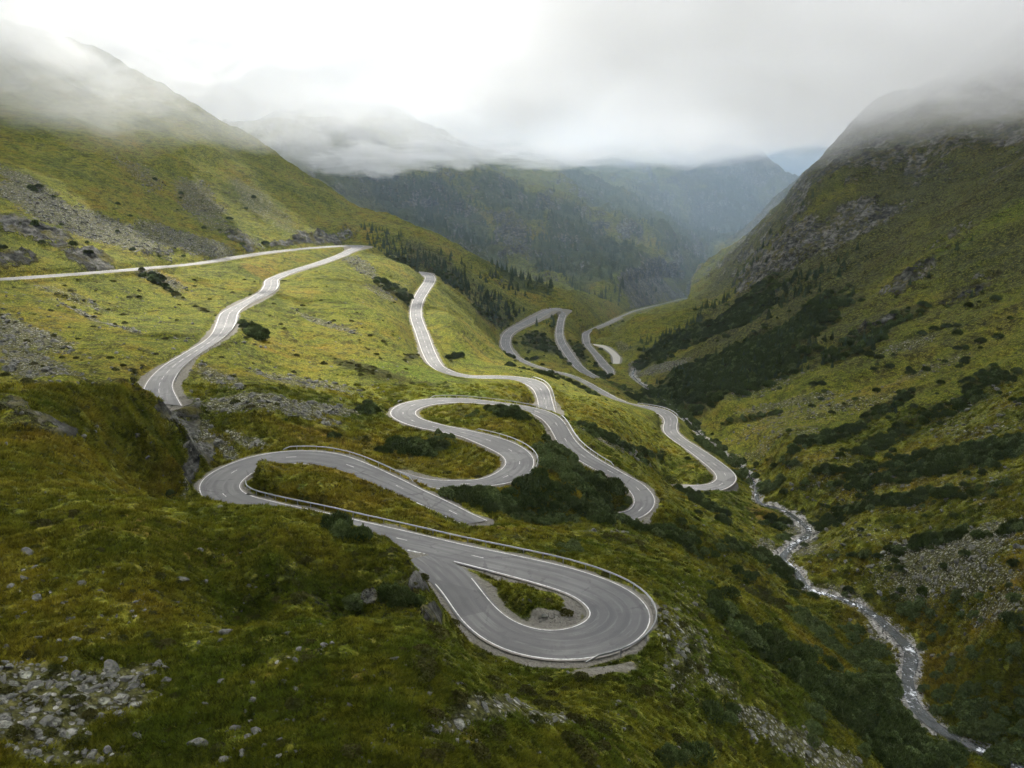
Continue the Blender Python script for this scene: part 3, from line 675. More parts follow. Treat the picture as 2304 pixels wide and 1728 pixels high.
# ------------------------------------------------------------------ vegetation layout (also marks the ground under shrubs, mixed towards dark green and brown)
# (u, v, half width, half height, tilt, spacing m, kind, size, place)
VEG = [
 (1195,1085,185,48,4,1.9,'pine',1.15,'in the dark thicket between the two hairpins'),(1205,1005,62,34,48,1.9,'bush',1.1,'in the dark thicket between the two hairpins'),(1285,1055,72,30,30,1.9,'pine',1.1,'in the dark thicket between the two hairpins'),(1320,1105,50,26,10,2,'pine',1.1,'in the dark thicket between the two hairpins'),(1110,1110,90,24,14,2.1,'bush',1.0,'in the dark thicket between the two hairpins'),(1020,1065,50,10,12,1.8,'pine',.9,'in the dark thicket between the two hairpins'),
 (905,968,58,18,4,1.7,'pine',1.1,'on the tongue of grass inside the upper hairpin'),(850,975,50,10,2,2.2,'pine',.8,'on the tongue of grass inside the upper hairpin'),(960,950,50,16,25,2.4,'bush',.7,'on the tongue of grass inside the upper hairpin'),(1100,893,52,9,9,1.6,'pine',1.0,'beside the S bend on the middle of the slope'),(1020,898,30,6,0,3,'bush',.8,'beside the S bend on the middle of the slope'),
 (755,1152,58,11,22,1.1,'pine',.75,'on the crest above the near road'),(872,1195,10,6,30,1.2,'pine',.5,'on the crest above the near road'),(640,1212,40,12,0,1.5,'heath',.8,'on the near grassy hump'),(690,1225,40,14,0,1.7,'heath',.7,'on the near grassy hump'),(640,1280,36,22,0,1.2,'heath',.8,'on the near grassy hump'),(865,1290,48,26,24,1.1,'pine',.6,'on the steep flank of the near hump'),(740,1320,40,16,0,1.4,'bush',.8,'on the steep flank of the near hump'),
 (810,1440,40,16,0,1.2,'heath',.6,'in the grass below the near hump'),(915,1420,34,16,0,1.2,'heath',.6,'in the grass below the near hump'),(360,1400,30,10,0,1.4,'heath',.5,'in the grass below the near hump'),(1250,1452,9,6,0,1,'pine',.5,'at the end of the guardrail'),(370,1072,16,5,0,1.4,'pine',.5,'at the foot of the rocky hill'),(80,1130,40,6,0,1.5,'heath',.6,'at the foot of the rocky hill'),(640,1075,30,5,0,1.5,'heath',.5,'at the foot of the rocky hill'),
 (1590,1350,90,18,32,1.5,'pine',1.05,'in the long thicket under the loop'),(1680,1410,80,30,38,1.5,'pine',1.1,'in the long thicket under the loop'),(1740,1480,70,24,40,1.6,'pine',1.0,'in the long thicket under the loop'),(1650,1290,70,24,30,2.2,'heath',1.0,'in the long thicket under the loop'),(1800,1400,100,18,38,2.0,'bush',1.0,'in the long thicket under the loop'),
 (1505,1078,70,11,36,1.9,'pine',1.0,'on the bank below the valley hairpin'),(1560,1120,20,12,50,1.9,'pine',1.0,'on the bank below the valley hairpin'),(1335,957,90,10,24,2.2,'pine',.8,'on the bank below the valley hairpin'),(1400,985,40,8,20,2.2,'pine',.8,'on the bank below the valley hairpin'),(1280,925,50,6,24,2.2,'pine',.8,'on the bank below the valley hairpin'),
 (1450,1158,80,13,10,1.8,'pine',1.0,'along the ridge above the stream'),(1570,1180,80,13,16,1.8,'pine',1.0,'along the ridge above the stream'),(1660,1215,60,16,34,1.8,'pine',1.0,'along the ridge above the stream'),(1710,1250,36,16,50,1.8,'pine',1.0,'along the ridge above the stream'),(1230,1185,30,12,0,1.8,'bush',.8,'along the ridge above the stream'),(1340,1165,60,8,8,2.2,'heath',.8,'along the ridge above the stream'),
 (1850,1560,150,66,30,1.6,'pine',1.1,'in the big thicket at the foot of the slope'),(1970,1640,140,44,22,1.6,'pine',1.1,'in the big thicket at the foot of the slope'),(1470,1645,50,16,0,1.2,'pine',.8,'in the big thicket at the foot of the slope'),(1565,1545,40,20,0,1.4,'pine',.8,'in the big thicket at the foot of the slope'),(1510,1480,20,10,0,1.6,'heath',.7,'in the big thicket at the foot of the slope'),
 (1920,1480,54,30,20,1.8,'bush',1.3,'beside the stream'),(1870,1420,60,24,40,2.0,'bush',1.0,'beside the stream'),(2085,1540,76,22,4,1.8,'bush',1.3,'beside the stream'),(2140,1580,90,26,4,1.8,'bush',1.3,'beside the stream'),(2170,1640,60,20,0,1.9,'bush',1.2,'beside the stream'),(2060,1500,60,12,0,2,'bush',1.1,'beside the stream'),
 (1980,1325,92,22,8,2.0,'bush',1.2,'beside the stream'),(2140,1400,70,16,0,2.2,'bush',1,'beside the stream'),(2195,1350,30,16,0,1.9,'pine',1.1,'beside the stream'),(1682,1132,36,10,0,1.9,'pine',1.1,'beside the stream'),(1690,1162,22,6,0,2,'bush',.9,'beside the stream'),(1650,1058,46,12,0,2,'bush',1.3,'beside the stream'),(1600,1030,30,8,20,2.2,'bush',1.1,'beside the stream'),(1720,1003,22,8,0,2.2,'bush',1.0,'beside the stream'),(1530,965,40,10,35,2.4,'bush',1.1,'beside the stream'),(1480,905,60,9,40,1.7,'bush',1.2,'beside the stream'),(1560,980,60,9,38,1.7,'bush',1.2,'beside the stream'),(1425,858,40,8,40,1.8,'bush',1.2,'beside the stream'),(1615,1020,30,8,40,1.8,'bush',1.2,'beside the stream'),(1800,1200,40,8,0,2.4,'bush',.9,'beside the stream'),(2080,1430,60,20,0,3,'bush',.8,'beside the stream'),(1750,1350,60,20,30,2.4,'bush',.9,'beside the stream'),
 (1965,1012,198,31,-10,2.2,'pine',1.15,'in the dark bands across the right slope'),(2100,985,121,28,-10,2.2,'pine',1.15,'in the dark bands across the right slope'),(1900,960,88,17,-18,2.4,'pine',1.1,'in the dark bands across the right slope'),(1870,1090,143,16,-6,2.2,'pine',1.0,'in the dark bands across the right slope'),(1990,1072,99,13,-8,2.3,'pine',1,'in the dark bands across the right slope'),(1995,1180,132,12,-12,2,'pine',1.05,'in the dark bands across the right slope'),(2150,1150,72,10,-8,2,'pine',1.05,'in the dark bands across the right slope'),(1870,1200,55,10,-4,2,'pine',1.0,'in the dark bands across the right slope'),
 (1810,940,110,13,-20,2.5,'pine',1.1,'in the dark bands across the right slope'),(1730,962,66,12,-25,2.5,'pine',1.1,'in the dark bands across the right slope'),(1920,880,77,13,-28,2.5,'pine',1.1,'in the dark bands across the right slope'),(2050,880,121,17,-20,2.6,'pine',1.1,'in the dark bands across the right slope'),(2150,820,77,20,-16,2.6,'pine',1.1,'in the dark bands across the right slope'),(1620,905,70,8,-12,2.6,'bush',1.0,'in the dark bands across the right slope'),(1780,1020,66,12,-10,2.4,'pine',1,'in the dark bands across the right slope'),(2180,960,55,20,-10,2.4,'pine',1.1,'in the dark bands across the right slope'),(2100,1060,88,12,-8,2.6,'pine',1,'in the dark bands across the right slope'),(2190,1140,33,12,-8,2.2,'pine',1,'in the dark bands across the right slope'),
 (1560,805,165,49,-18,3.4,'pine',1.7,'in the dark cover at the foot of the right slope'),(1650,745,130,38,-28,3.6,'pine',1.7,'in the dark cover at the foot of the right slope'),(1470,838,90,26,-8,3.2,'pine',1.6,'in the dark cover at the foot of the right slope'),(1750,690,110,32,-35,3.8,'pine',1.7,'in the dark cover at the foot of the right slope'),(1500,722,110,20,-25,4.2,'pine',1.8,'in the dark cover at the foot of the right slope'),(1420,765,50,20,-20,3.6,'pine',1.6,'in the dark cover at the foot of the right slope'),(1620,665,90,29,-38,4.4,'pine',1.9,'in the dark cover at the foot of the right slope'),(1700,790,70,14,-20,3.4,'pine',1.5,'in the dark cover at the foot of the right slope'),(1850,740,90,20,-26,3.8,'pine',1.5,'in the dark cover at the foot of the right slope'),(1950,690,70,14,-26,4,'pine',1.5,'in the dark cover at the foot of the right slope'),
 (548,718,34,14,28,2.2,'pine',1.3,'on the sunny slope below the upper road'),(305,590,36,8,18,2.4,'pine',1.2,'on the sunny slope below the upper road'),(345,612,30,8,34,2.4,'pine',1.2,'on the sunny slope below the upper road'),(385,640,26,6,30,2.6,'heath',1.2,'on the sunny slope below the upper road'),(440,670,26,5,26,3,'heath',1.0,'on the sunny slope below the upper road'),(790,885,30,12,0,2,'pine',1.0,'on the sunny slope below the upper road'),(620,908,24,5,0,2,'pine',.8,'on the sunny slope below the upper road'),(720,945,18,7,0,2,'pine',.8,'on the sunny slope below the upper road'),(780,945,26,10,10,2.4,'heath',.8,'on the sunny slope below the upper road'),(980,772,20,5,0,2.6,'pine',1.1,'on the sunny slope below the upper road'),(890,770,22,8,0,3,'heath',1,'on the sunny slope below the upper road'),(800,800,90,10,14,4,'heath',1.0,'on the sunny slope below the upper road'),(850,625,50,14,26,3.6,'pine',1.3,'on the sunny slope below the upper road'),(960,600,40,14,30,3.6,'pine',1.3,'on the sunny slope below the upper road'),(870,570,40,10,26,3.8,'pine',1.3,'on the sunny slope below the upper road'),
 (1240,830,60,8,26,2.8,'pine',1.1,'along the valley road'),(1150,800,60,6,16,2.8,'pine',1.1,'along the valley road'),(1130,778,60,6,18,3,'pine',1.1,'along the valley road'),(1180,745,60,16,20,4.4,'pine',1.1,'along the valley road'),(1240,760,30,30,40,4.4,'pine',1.1,'along the valley road'),(1330,830,50,10,20,3.6,'bush',1.1,'along the valley road'),(1380,860,40,10,20,3.2,'pine',1.2,'along the valley road'),(1060,690,50,10,24,4,'pine',1.3,'along the valley road'),(1300,810,30,6,10,3,'pine',1.1,'along the valley road'),
]
# (u, v, half width, half height, tilt, spacing m, height m, place)
TREES = [(905,560,110,20,34,5.5,6,'on the dark wooded spur left of the valley'),(1000,622,110,18,28,5.5,6,'on the dark wooded spur left of the valley'),(1085,662,80,14,24,5.5,6,'on the dark wooded spur left of the valley'),(820,512,40,14,35,6,6,'on the dark wooded spur left of the valley'),(1140,690,60,10,24,6,6,'on the dark wooded spur left of the valley'),(1050,600,90,10,28,6,6,'on the dark wooded spur left of the valley'),
 (1580,640,100,18,-40,6.5,7,'along the skyline and foot of the right mountain'),(1700,640,80,24,-38,7,7,'along the skyline and foot of the right mountain'),(1800,600,70,14,-38,8,7,'along the skyline and foot of the right mountain'),(1660,560,30,6,-45,9,7,'along the skyline and foot of the right mountain'),(1740,440,20,4,-45,9,7,'along the skyline and foot of the right mountain'),(1500,690,60,10,-30,7,7,'along the skyline and foot of the right mountain'),(1830,770,80,14,-26,5,5.5,'scattered on the right slope above the shrubs'),(1760,760,70,14,-26,5,5.5,'scattered on the right slope above the shrubs'),(1690,810,70,10,-20,5,5,'scattered on the right slope above the shrubs'),(1960,620,60,10,-30,9,6,'scattered on the right slope above the shrubs'),(2050,560,60,10,-30,10,6,'scattered on the right slope above the shrubs'),
 (1930,890,14,10,0,3.2,5.5,'standing alone above the dark shrub bands'),(2110,640,60,10,-20,10,5,'scattered on the right slope above the shrubs'),(1530,830,120,16,-14,8,5,'scattered on the right slope above the shrubs'),(1560,790,150,30,-20,7,5.5,'scattered on the right slope above the shrubs'),(1420,740,60,14,-24,7,6,'along the skyline and foot of the right mountain'),(1740,700,110,24,-34,8,6,'scattered on the right slope above the shrubs'),(1640,760,110,16,-26,9,5.5,'scattered on the right slope above the shrubs')]
FAR = [(1000,520,130,46,36,9,9),(1250,520,90,46,48,10,9),(1130,610,70,16,26,9,9),(1350,560,70,30,40,12,9),(1450,470,110,46,40,14,10),(1560,500,90,60,50,14,10),(1600,430,70,30,30,16,10),(880,430,110,40,36,11,9),(1100,430,90,30,30,14,10),(1300,430,110,36,34,15,10),(1480,560,40,20,40,12,9),(1390,600,60,10,26,12,9),(1180,560,50,30,40,10,9),(950,470,70,30,40,9,9)]
pts = {'pine': [], 'bush': [], 'heath': [], 'spruce': []}
shrubby = np.zeros(gx.shape, np.float32)
def clear(x, y, m):
    return (sample(DR, x, y) > m) & (sample(DS, x, y) > sample(WS, x, y)*.5+.4) & (sample(DP, x, y) > .8)
for row in VEG:
    p_ = Patch(*row[:5])
    if not p_.ok: continue
    sp, kd, size, place = row[5:]
    n = int(min(max(p_.area/sp**2*2.1, 3), 1300))
    x, y = p_.points(n, 1.2)
    q = p_.q(x, y)+.5*fbm(x, y, max(p_.rad*.3, 5), 3, 333)
    m_ = (rng.random(len(x)) < 1-sstep(.55, 1.15, q)) & clear(x, y, 1.3)
    if not m_.any(): continue
    x = x[m_]; y = y[m_]
    for a_, b_ in zip(x, y):
        pts['bush' if kd == 'pine' and rng.random() < .27 else kd].append((a_, b_, size*(.45+.85*rng.random()**1.3), place))
    w = windows(p_.c[0], p_.c[1], p_.rad)
    if w: shrubby[w] = np.maximum(shrubby[w], 1-sstep(.7, 1.2, p_.q(gx[w], gy[w])+.5*fbm(gx[w], gy[w], max(p_.rad*.3, 5), 3, 333)))
# lone shrubs strewn over the slopes
for u0, u1, v0, v1, n, kd, size, place in ((1450,2212,850,1300,110,'pine',.8,'strewn over the stony right slope'),(1500,2212,640,850,90,'pine',1.2,'strewn over the high right slope'),(0,900,600,900,170,'heath',.8,'strewn over the left meadows'),(900,1500,780,1100,110,'heath',.7,'strewn over the middle meadows'),(900,1700,1150,1640,150,'heath',.6,'strewn over the bank below the loop'),(0,900,1100,1640,90,'heath',.34,'strewn over the near grass'),(0,600,380,560,30,'pine',1.3,'strewn over the mountainside above the upper road'),(1080,1350,690,800,50,'pine',1.2,'along the valley road'),(1750,2212,1280,1640,130,'bush',.8,'beside the stream')):
    for k in range(n):
        s_ = spot(u0+(u1-u0)*rng.random(), v0+(v1-v0)*rng.random())
        if s_ is None: continue
        if clear(s_[0:1], s_[1:2], 1.2)[0]: pts[kd].append((s_[0], s_[1], size*(.5+.9*rng.random()), place))
for row in TREES:
    p_ = Patch(*row[:5])
    if not p_.ok: continue
    n = int(min(max(p_.area/row[5]**2, 2), 700))
    x, y = p_.points(n, 1.25)
    m_ = clear(x, y, 2.0)
    for a_, b_ in zip(x[m_], y[m_]): pts['spruce'].append((a_, b_, row[6]*(.5+.8*rng.random()), row[7]))
farp = []
wood = np.zeros(gx.shape, np.float32)
for row in FAR:
    p_ = Patch(*row[:5])
    if not p_.ok: continue
    w = windows(p_.c[0], p_.c[1], p_.rad)
    if w: wood[w] = np.maximum(wood[w], 1-sstep(.8, 1.3, p_.q(gx[w], gy[w])+.5*fbm(gx[w], gy[w], p_.rad*.3, 4, 444)))
for row in FAR:
    p_ = Patch(*row[:5])
    if not p_.ok: continue
    n = int(min(p_.area/row[5]**2, 2200))
    x, y = p_.points(n, 1.3)
    m_ = (fbm(x, y, 90, 3, 401) > -.25) & clear(x, y, 3)
    for a_, b_ in zip(x[m_], y[m_]): farp.append((a_, b_, row[6]*(.5+.8*rng.random())))

# ------------------------------------------------------------------ the ground as one sheet
me = grid_mesh('terrain', np.stack([gx, gy, Z], -1).reshape(-1, 3), NR, NT)
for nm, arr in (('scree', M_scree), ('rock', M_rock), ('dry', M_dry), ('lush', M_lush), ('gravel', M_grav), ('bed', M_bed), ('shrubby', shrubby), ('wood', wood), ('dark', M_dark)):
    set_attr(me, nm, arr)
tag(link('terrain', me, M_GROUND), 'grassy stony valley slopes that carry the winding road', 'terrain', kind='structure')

# ------------------------------------------------------------------ roads
ROADLAB = {'main': 'grey asphalt road of the near hairpin and drop shaped loop', 'bends': 'asphalt road in S bends on the middle of the slope', 'middle': 'asphalt road that climbs away behind the S bends',
 'valley': 'asphalt road along the valley floor with two far hairpins', 'far': 'narrow asphalt road leaving down the valley', 'upper': 'sunlit asphalt road of the upper left slope with a sharp turn'}
EDGE = {}
for nm, A, B in RD:
    A = A.copy(); B = B.copy()
    n = len(A)
    if nm == 'main':
        f = sstep(n-24, n-8, np.arange(n))*.05
        A[:, 2] -= f; B[:, 2] -= f
    K = 9
    t = np.linspace(-.02, 1.02, K)
    V = A[:, None]*(1-t)[None, :, None]+B[:, None]*t[None, :, None]+np.array([0, 0, .03])
    V[:, :, 2] += .05*(1-(2*t-1)**2)[None]
    me = grid_mesh('road', V.reshape(-1, 3), n, K)
    set_attr(me, 'across', np.tile(t, n)); set_attr(me, 'along', np.repeat(np.arange(n), K)*1.0); set_attr(me, 'wide', (t[None]*np.linalg.norm(A-B, axis=1)[:, None]).ravel())
    gr = np.ones((n, K))
    if nm == 'main':
        uA, vA, _ = view_uv(*(.5*(A+B)).T); jm = np.argmin((uA-cz(2, -30, 330)[0])**2+(vA-cz(2, -30, 330)[1])**2)
        gr[max(jm-11, 0):jm+13, K//2:] = 0; gr[n-20:, :] = 0
    set_attr(me, 'grit', gr.ravel())
    ro = tag(link('road', me, M_ASPH), ROADLAB[nm], 'road', kind='structure')
    EDGE[nm] = (A, B, ro)
def near_idx(nm, c, x, y, side):
    u, v = cz(c, x, y)
    P = EDGE[nm][side]
    uu, vv, _ = view_uv(P[:, 0], P[:, 1], P[:, 2])
    return int(np.argmin((uu-u)**2+(vv-v)**2))
def strip(A, B, f0, wid, i0, i1, lift):
    """painted line: f0 = distance from edge A"""
    d = B-A; W = np.linalg.norm(d, axis=1, keepdims=True); d = d/W
    up = np.array([0, 0, 1.])
    def at(dist):
        t = dist/W
        P = A+d*dist
        P = P+up*(.03+.05*(1-(2*t-1)**2)+lift)
        return P
    return np.stack([at(f0)[i0:i1], at(f0+wid)[i0:i1]], 1)
def ribbon(S):
    V = []; F = []
    for s_ in S:
        b0 = len(V); V += list(s_.reshape(-1, 3))
        F += [(b0+2*k, b0+2*k+1, b0+2*k+3, b0+2*k+2) for k in range(len(s_)-1)]
    return V, F
for nm, (A, B, ro) in EDGE.items():
    n = len(A); wid = .13 if nm in ('main', 'bends') else .14
    W = np.linalg.norm(A-B, axis=1)[:, None]
    segA = [(0, n)]; segB = [(0, n)]
    if nm == 'main':
        j0 = near_idx('main', 1, 1500, 990, 1); j1 = near_idx('main', 2, 165, 440, 1)
        kA = near_idx('main', 2, -40, 590, 0); kB = near_idx('main', 2, 310, 545, 1)
        if kB < n*.6: kB = n-20
        segA = [(0, max(kA, n//2))]; segB = [(0, j0), (j1, kB)]
    if nm in ('far',): segA = [(0, n)]
    V, F = ribbon([strip(A, B, .18, wid, a_, b_, .006) for a_, b_ in segA]+[strip(B, A, .18, wid, a_, b_, .006) for a_, b_ in segB])
    tag(link('edge_line', mesh_from('edge_line', V, F), M_PAINT, ro), kind='structure')
    if nm == 'far': continue
    S = []
    cut_ = n
    if nm == 'main': cut_ = near_idx('main', 2, 1100, 470, 0)
    step, dash = {'upper': (7, 4), 'bends': (10, 2), 'main': (13, 2)}.get(nm, (12, 3))
    k = 4
    while k+dash < cut_:
        c_ = .5*W[k, 0]-.07
        S.append(strip(A, B, .5*W-.08,   .14, k, k+dash+1, .006)); k += step
    if nm == 'main':
        for q in range(j0, j1-3, 5): S.append(strip(B, A, .18, .3, q, q+4, .006))
    V, F = ribbon(S)
    tag(link('centre_line', mesh_from('centre_line', V, F), M_WORN, ro), kind='structure')
n = len(PL); t = np.linspace(0, 1, 5)
V = PL[:, None]*(1-t)[None, :, None]+PR[:, None]*t[None, :, None]+np.array([0, 0, .03])
p = MT('path_gravel', .9, .2); p.col(p.mix(p.noise(.4, 4, .7), (.20, .19, .17), (.42, .40, .36)))
tag(link('path', grid_mesh('path', V.reshape(-1, 3), n, 5), p.m), 'pale gravel track curving beside the stream', 'path', kind='structure')

# ------------------------------------------------------------------ stream
t = np.gradient(ST[:, :2], axis=0); t /= np.linalg.norm(t, axis=1)[:, None]
nn = np.stack([-t[:, 1], t[:, 0]], 1)
K = 7; tq = np.linspace(-1, 1, K)
wv = ST[:, 3]*.34*(1-.5*sstep(255, 320, ST[:, 1]))*(1+.35*fbm(ST[:, 0], ST[:, 1], 9, 3, 501))
V = np.zeros((len(ST), K, 3)); V[:, :, :2] = ST[:, None, :2]+nn[:, None]*(tq[None, :, None]*wv[:, None, None])
V[:, :, 2] = ST[:, None, 2]-.18+.10*noise(V[:, :, 0]/.9, V[:, :, 1]/.9, 511)+.07*noise(V[:, :, 0]/.35, V[:, :, 1]/.35, 512)
tag(link('stream', grid_mesh('stream', V.reshape(-1, 3), len(ST), K), M_WATER), 'white foaming mountain stream on the valley floor', 'stream', kind='structure')

# ------------------------------------------------------------------ guardrails
prof = [(-.0, .52), (.045, .56), (.0, .60), (.0, .66), (.045, .70), (.0, .75), (-.03, .75), (-.03, .52)]
post_me = None
def guardrail(nm, side, i0, i1, label, off=.75):
    global post_me
    A, B, _ = EDGE[nm]
    i0, i1 = min(i0, i1), max(i0, i1)
    E = (A if side == 0 else B)[i0:i1]; O = (B if side == 0 else A)[i0:i1]
    d = E-O; d[:, 2] = 0; d /= np.linalg.norm(d, axis=1)[:, None]
    P = E+d*off
    P = smooth1(P, 4)
    root = empty('guardrail', tuple(P[0])); o0 = P[0].copy()
    tag(root, label, 'guardrail', 'steel guardrails along the road')
    m_ = len(prof); V = []; F = []
    for k in range(len(P)):
        dip = .55 if k in (0, len(P)-1) else 0
        for a_, z_ in prof: V.append(P[k]-d[k]*a_*1.6+np.array([0, 0, z_+.05-dip])-o0)
    for k in range(len(P)-1):
        for q in range(m_):
            r = (q+1) % m_
            F.append((k*m_+q, k*m_+r, (k+1)*m_+r, (k+1)*m_+q))
    F.append(tuple(range(m_))); F.append(tuple(reversed(range((len(P)-1)*m_, len(P)*m_))))
    link('rail', mesh_from('rail', V, F), M_STEEL, root)
    if post_me is None:
        bm = bmesh.new()
        for sx, sy, ox in ((.02, .14, -.05), (.12, .02, 0)):
            r = bmesh.ops.create_cube(bm, size=1)
            bmesh.ops.scale(bm, vec=(sx, sy, 1.75), verts=r['verts']); bmesh.ops.translate(bm, vec=(ox, 0, -.12), verts=r['verts'])
        post_me = bpy.data.meshes.new('post'); bm.to_mesh(post_me); bm.free(); post_me.materials.append(M_STEEL)
    gap = max(3, int(math.ceil(len(P)/95)))
    for k in range(1, len(P)-1, gap):
        o = bpy.data.objects.new('post', post_me); COL.objects.link(o); o.parent = root
        o.location = tuple(P[k]+d[k]*.09-o0); o.rotation_euler = (0, 0, math.atan2(d[k, 1], d[k, 0]))
guardrail('main', 1, near_idx('main', 1, 850, 212, 1), near_idx('main', 1, 2010, 500, 1), 'guardrail along the outer edge of the near left hairpin')
guardrail('main', 0, near_idx('main', 1, 552, 480, 0), near_idx('main', 2, 1170, 1305, 0), 'longest guardrail, sweeping from the left hairpin round the drop shaped loop')
guardrail('bends', 1, near_idx('bends', 3, 790, 583, 1), near_idx('bends', 3, 1240, 992, 1), 'guardrail curving round the outside of the S bend')
guardrail('middle', 1, near_idx('middle', 3, 1535, 405, 1), near_idx('middle', 3, 1300, 120, 1), 'guardrail on the right edge of the road behind the S bend')
guardrail('bends', 0, near_idx('bends', 3, 450, 293, 0), near_idx('bends', 3, 1460, 400, 0), 'guardrail along the back edge of the S bend top', .6)
guardrail('bends', 0, near_idx('bends', 3, 1560, 450, 0), near_idx('bends', 4, 900, 895, 0), 'guardrail on the valley side below the S bend', .6)
guardrail('upper', 1, near_idx('upper', 6, 430, 1300, 1), near_idx('upper', 6, 975, 740, 1), 'guardrail on the downhill edge of the sunlit upper road', .6)
guardrail('upper', 1, near_idx('upper', 6, 1050, 645, 1), near_idx('upper', 6, 1328, 430, 1), 'guardrail at the bright bend of the upper road', .6)
guardrail('valley', 1, near_idx('valley', 4, 1430, 460, 1), near_idx('valley', 4, 1070, 346, 1), 'guardrail on the outer edge of the valley road bend', .6)
# ------------------------------------------------------------------ kinds of plants and stones
def tri_soup(name, V, mat):
    """V: (n, k, 3) faces of k corners"""
    n, k = V.shape[:2]
    me = bpy.data.meshes.new(name)
    me.vertices.add(n*k); me.vertices.foreach_set('co', np.ascontiguousarray(V, np.float32).ravel())
    me.loops.add(n*k); me.polygons.add(n)
    me.loops.foreach_set('vertex_index', np.arange(n*k, dtype=np.int32)); me.polygons.foreach_set('loop_start', np.arange(0, n*k, k, dtype=np.int32))
    me.update(calc_edges=True); me.materials.append(mat)
    return me
def unit(v): return v/np.maximum(np.linalg.norm(v, axis=-1, keepdims=True), 1e-9)
def candles(P, D, ln, rad, sides=4):
    """spiky shoots from P along D"""
    n = len(P); a = unit(np.cross(D, rng.normal(size=(n, 3)))); b = np.cross(D, a)
    tip = P+D*ln[:, None]; F = []
    for k in range(sides):
        t0 = 2*np.pi*k/sides; t1 = 2*np.pi*(k+1)/sides
        m_ = P+D*(ln*.35)[:, None]
        p0 = m_+(a*math.cos(t0)+b*math.sin(t0))*rad[:, None]; p1 = m_+(a*math.cos(t1)+b*math.sin(t1))*rad[:, None]
        F.append(np.stack([p0, p1, tip], 1)); F.append(np.stack([p1, p0, P], 1))
    return np.concatenate(F)
def mound(n, w, h, lump):
    """points on and in a low lumpy mound"""
    t = rng.random(n)*2*np.pi; r = np.sqrt(rng.random(n))
    x = np.cos(t)*r*w; y = np.sin(t)*r*w*.85
    top = h*np.sqrt(np.maximum(1-r*r, .03))*(1+.35*noise(x/lump+9, y/lump+lump*31, 7)+.15*noise(x/lump*2.3, y/lump*2.3+5, 8))
    z = top*(1-.55*rng.random(n)**2)
    return np.stack([x, y, z], 1)
def pine_shrub(seed, n=330):
    P = mound(n, 1.5, 1.15, .8+.1*seed)
    D = unit(np.stack([P[:, 0]*.35, P[:, 1]*.35, np.ones(n)], 1)+rng.normal(size=(n, 3))*.28)
    return tri_soup('dwarf_pine', candles(P, D, .38+.3*rng.random(n), .085+.05*rng.random(n)), M_PINE)
def leaf_bush(seed, n=900, mat=None, h=1.3, w=1.4, ls=.17):
    P = mound(n, w, h, .7+.12*seed)
    N_ = unit(rng.normal(size=(n, 3))+np.array([0, 0, .5])); a = unit(np.cross(N_, rng.normal(size=(n, 3)))); b = np.cross(N_, a)
    l = ls*(.6+.8*rng.random(n))[:, None]
    return tri_soup('bush', np.stack([P-a*l, P+b*l*.55, P+a*l, P-b*l*.55], 1), mat)
def spruce_crown(seed):
    F = []
    nw = 13
    for k in range(nw):
        f = k/(nw-1); z = .10+.86*f; rad = (.19+.03*rng.random())*(1-f)**.85+.015
        nb = 9 if f < .7 else 6
        for q in range(nb):
            t = 2*np.pi*(q+rng.random()*.7)/nb+k
            d = np.array([math.cos(t), math.sin(t), 0]); s_ = np.array([-d[1], d[0], 0])
            r = rad*(.7+.5*rng.random()); wd = r*.34
            p0 = np.array([0, 0, z+.03]); p2 = d*r+np.array([0, 0, z-.035-.05*(1-f)]); m_ = d*r*.55+np.array([0, 0, z])
            F.append([p0, m_-s_*wd, p2]); F.append([p0, p2, m_+s_*wd])
    F.append([np.array([.012, 0, .93]), np.array([-.012, .01, .93]), np.array([0, 0, 1.03])])
    return tri_soup('crown', np.array(F), M_CON)
def trunk_mesh():
    V = []; F = []
    for k, (z, r) in enumerate(((-.06, .022), (.12, .017), (.5, .01), (.9, .003))):
        for q in range(6): V.append((math.cos(q*math.pi/3)*r, math.sin(q*math.pi/3)*r, z))
    for k in range(3):
        for q in range(6): F.append((k*6+q, k*6+(q+1) % 6, k*6+6+(q+1) % 6, k*6+6+q))
    me = mesh_from('trunk', V, F); me.materials.append(M_BARK); return me
def rock_mesh(name, seed, sub=3, flat=.6, cuts=9):
    r_ = np.random.default_rng(seed)
    bm = bmesh.new(); bmesh.ops.create_icosphere(bm, subdivisions=sub, radius=.5)
    pl = unit(r_.normal(size=(cuts, 3))); dd = .20+.17*r_.random(cuts)
    for v in bm.verts:
        p_ = np.array(v.co)
        for n_, d_ in zip(pl, dd):
            e_ = p_@n_-d_
            if e_ > 0: p_ = p_-n_*e_*.92
        p_ = p_*(1+.10*float(noise(np.array([p_[0]*5+seed]), np.array([p_[1]*5+p_[2]*4]), 3)[0]))
        p_[2] *= flat; p_[0] *= 1.15
        v.co = p_
    me = bpy.data.meshes.new(name); bm.to_mesh(me); bm.free(); me.materials.append(M_STONE)
    return me
PROTO = {'pine': [pine_shrub(k) for k in range(4)], 'bush': [leaf_bush(k, 900, M_BUSH) for k in range(3)],
 'heath': [leaf_bush(k, 420, M_HEATH, .55, 1.2, .15) for k in range(3)], 'crown': [spruce_crown(k) for k in range(4)], 'trunk': trunk_mesh(),
 'stone': [rock_mesh('stone', 40+k, 2, .62) for k in range(6)], 'boulder': [rock_mesh('boulder', 60+k, 3, .62+.08*(k % 3), 12) for k in range(7)]}
def hidden_obj(name, me):
    return bpy.data.objects.new(name, me)          # a source for scattering, not in the scene itself
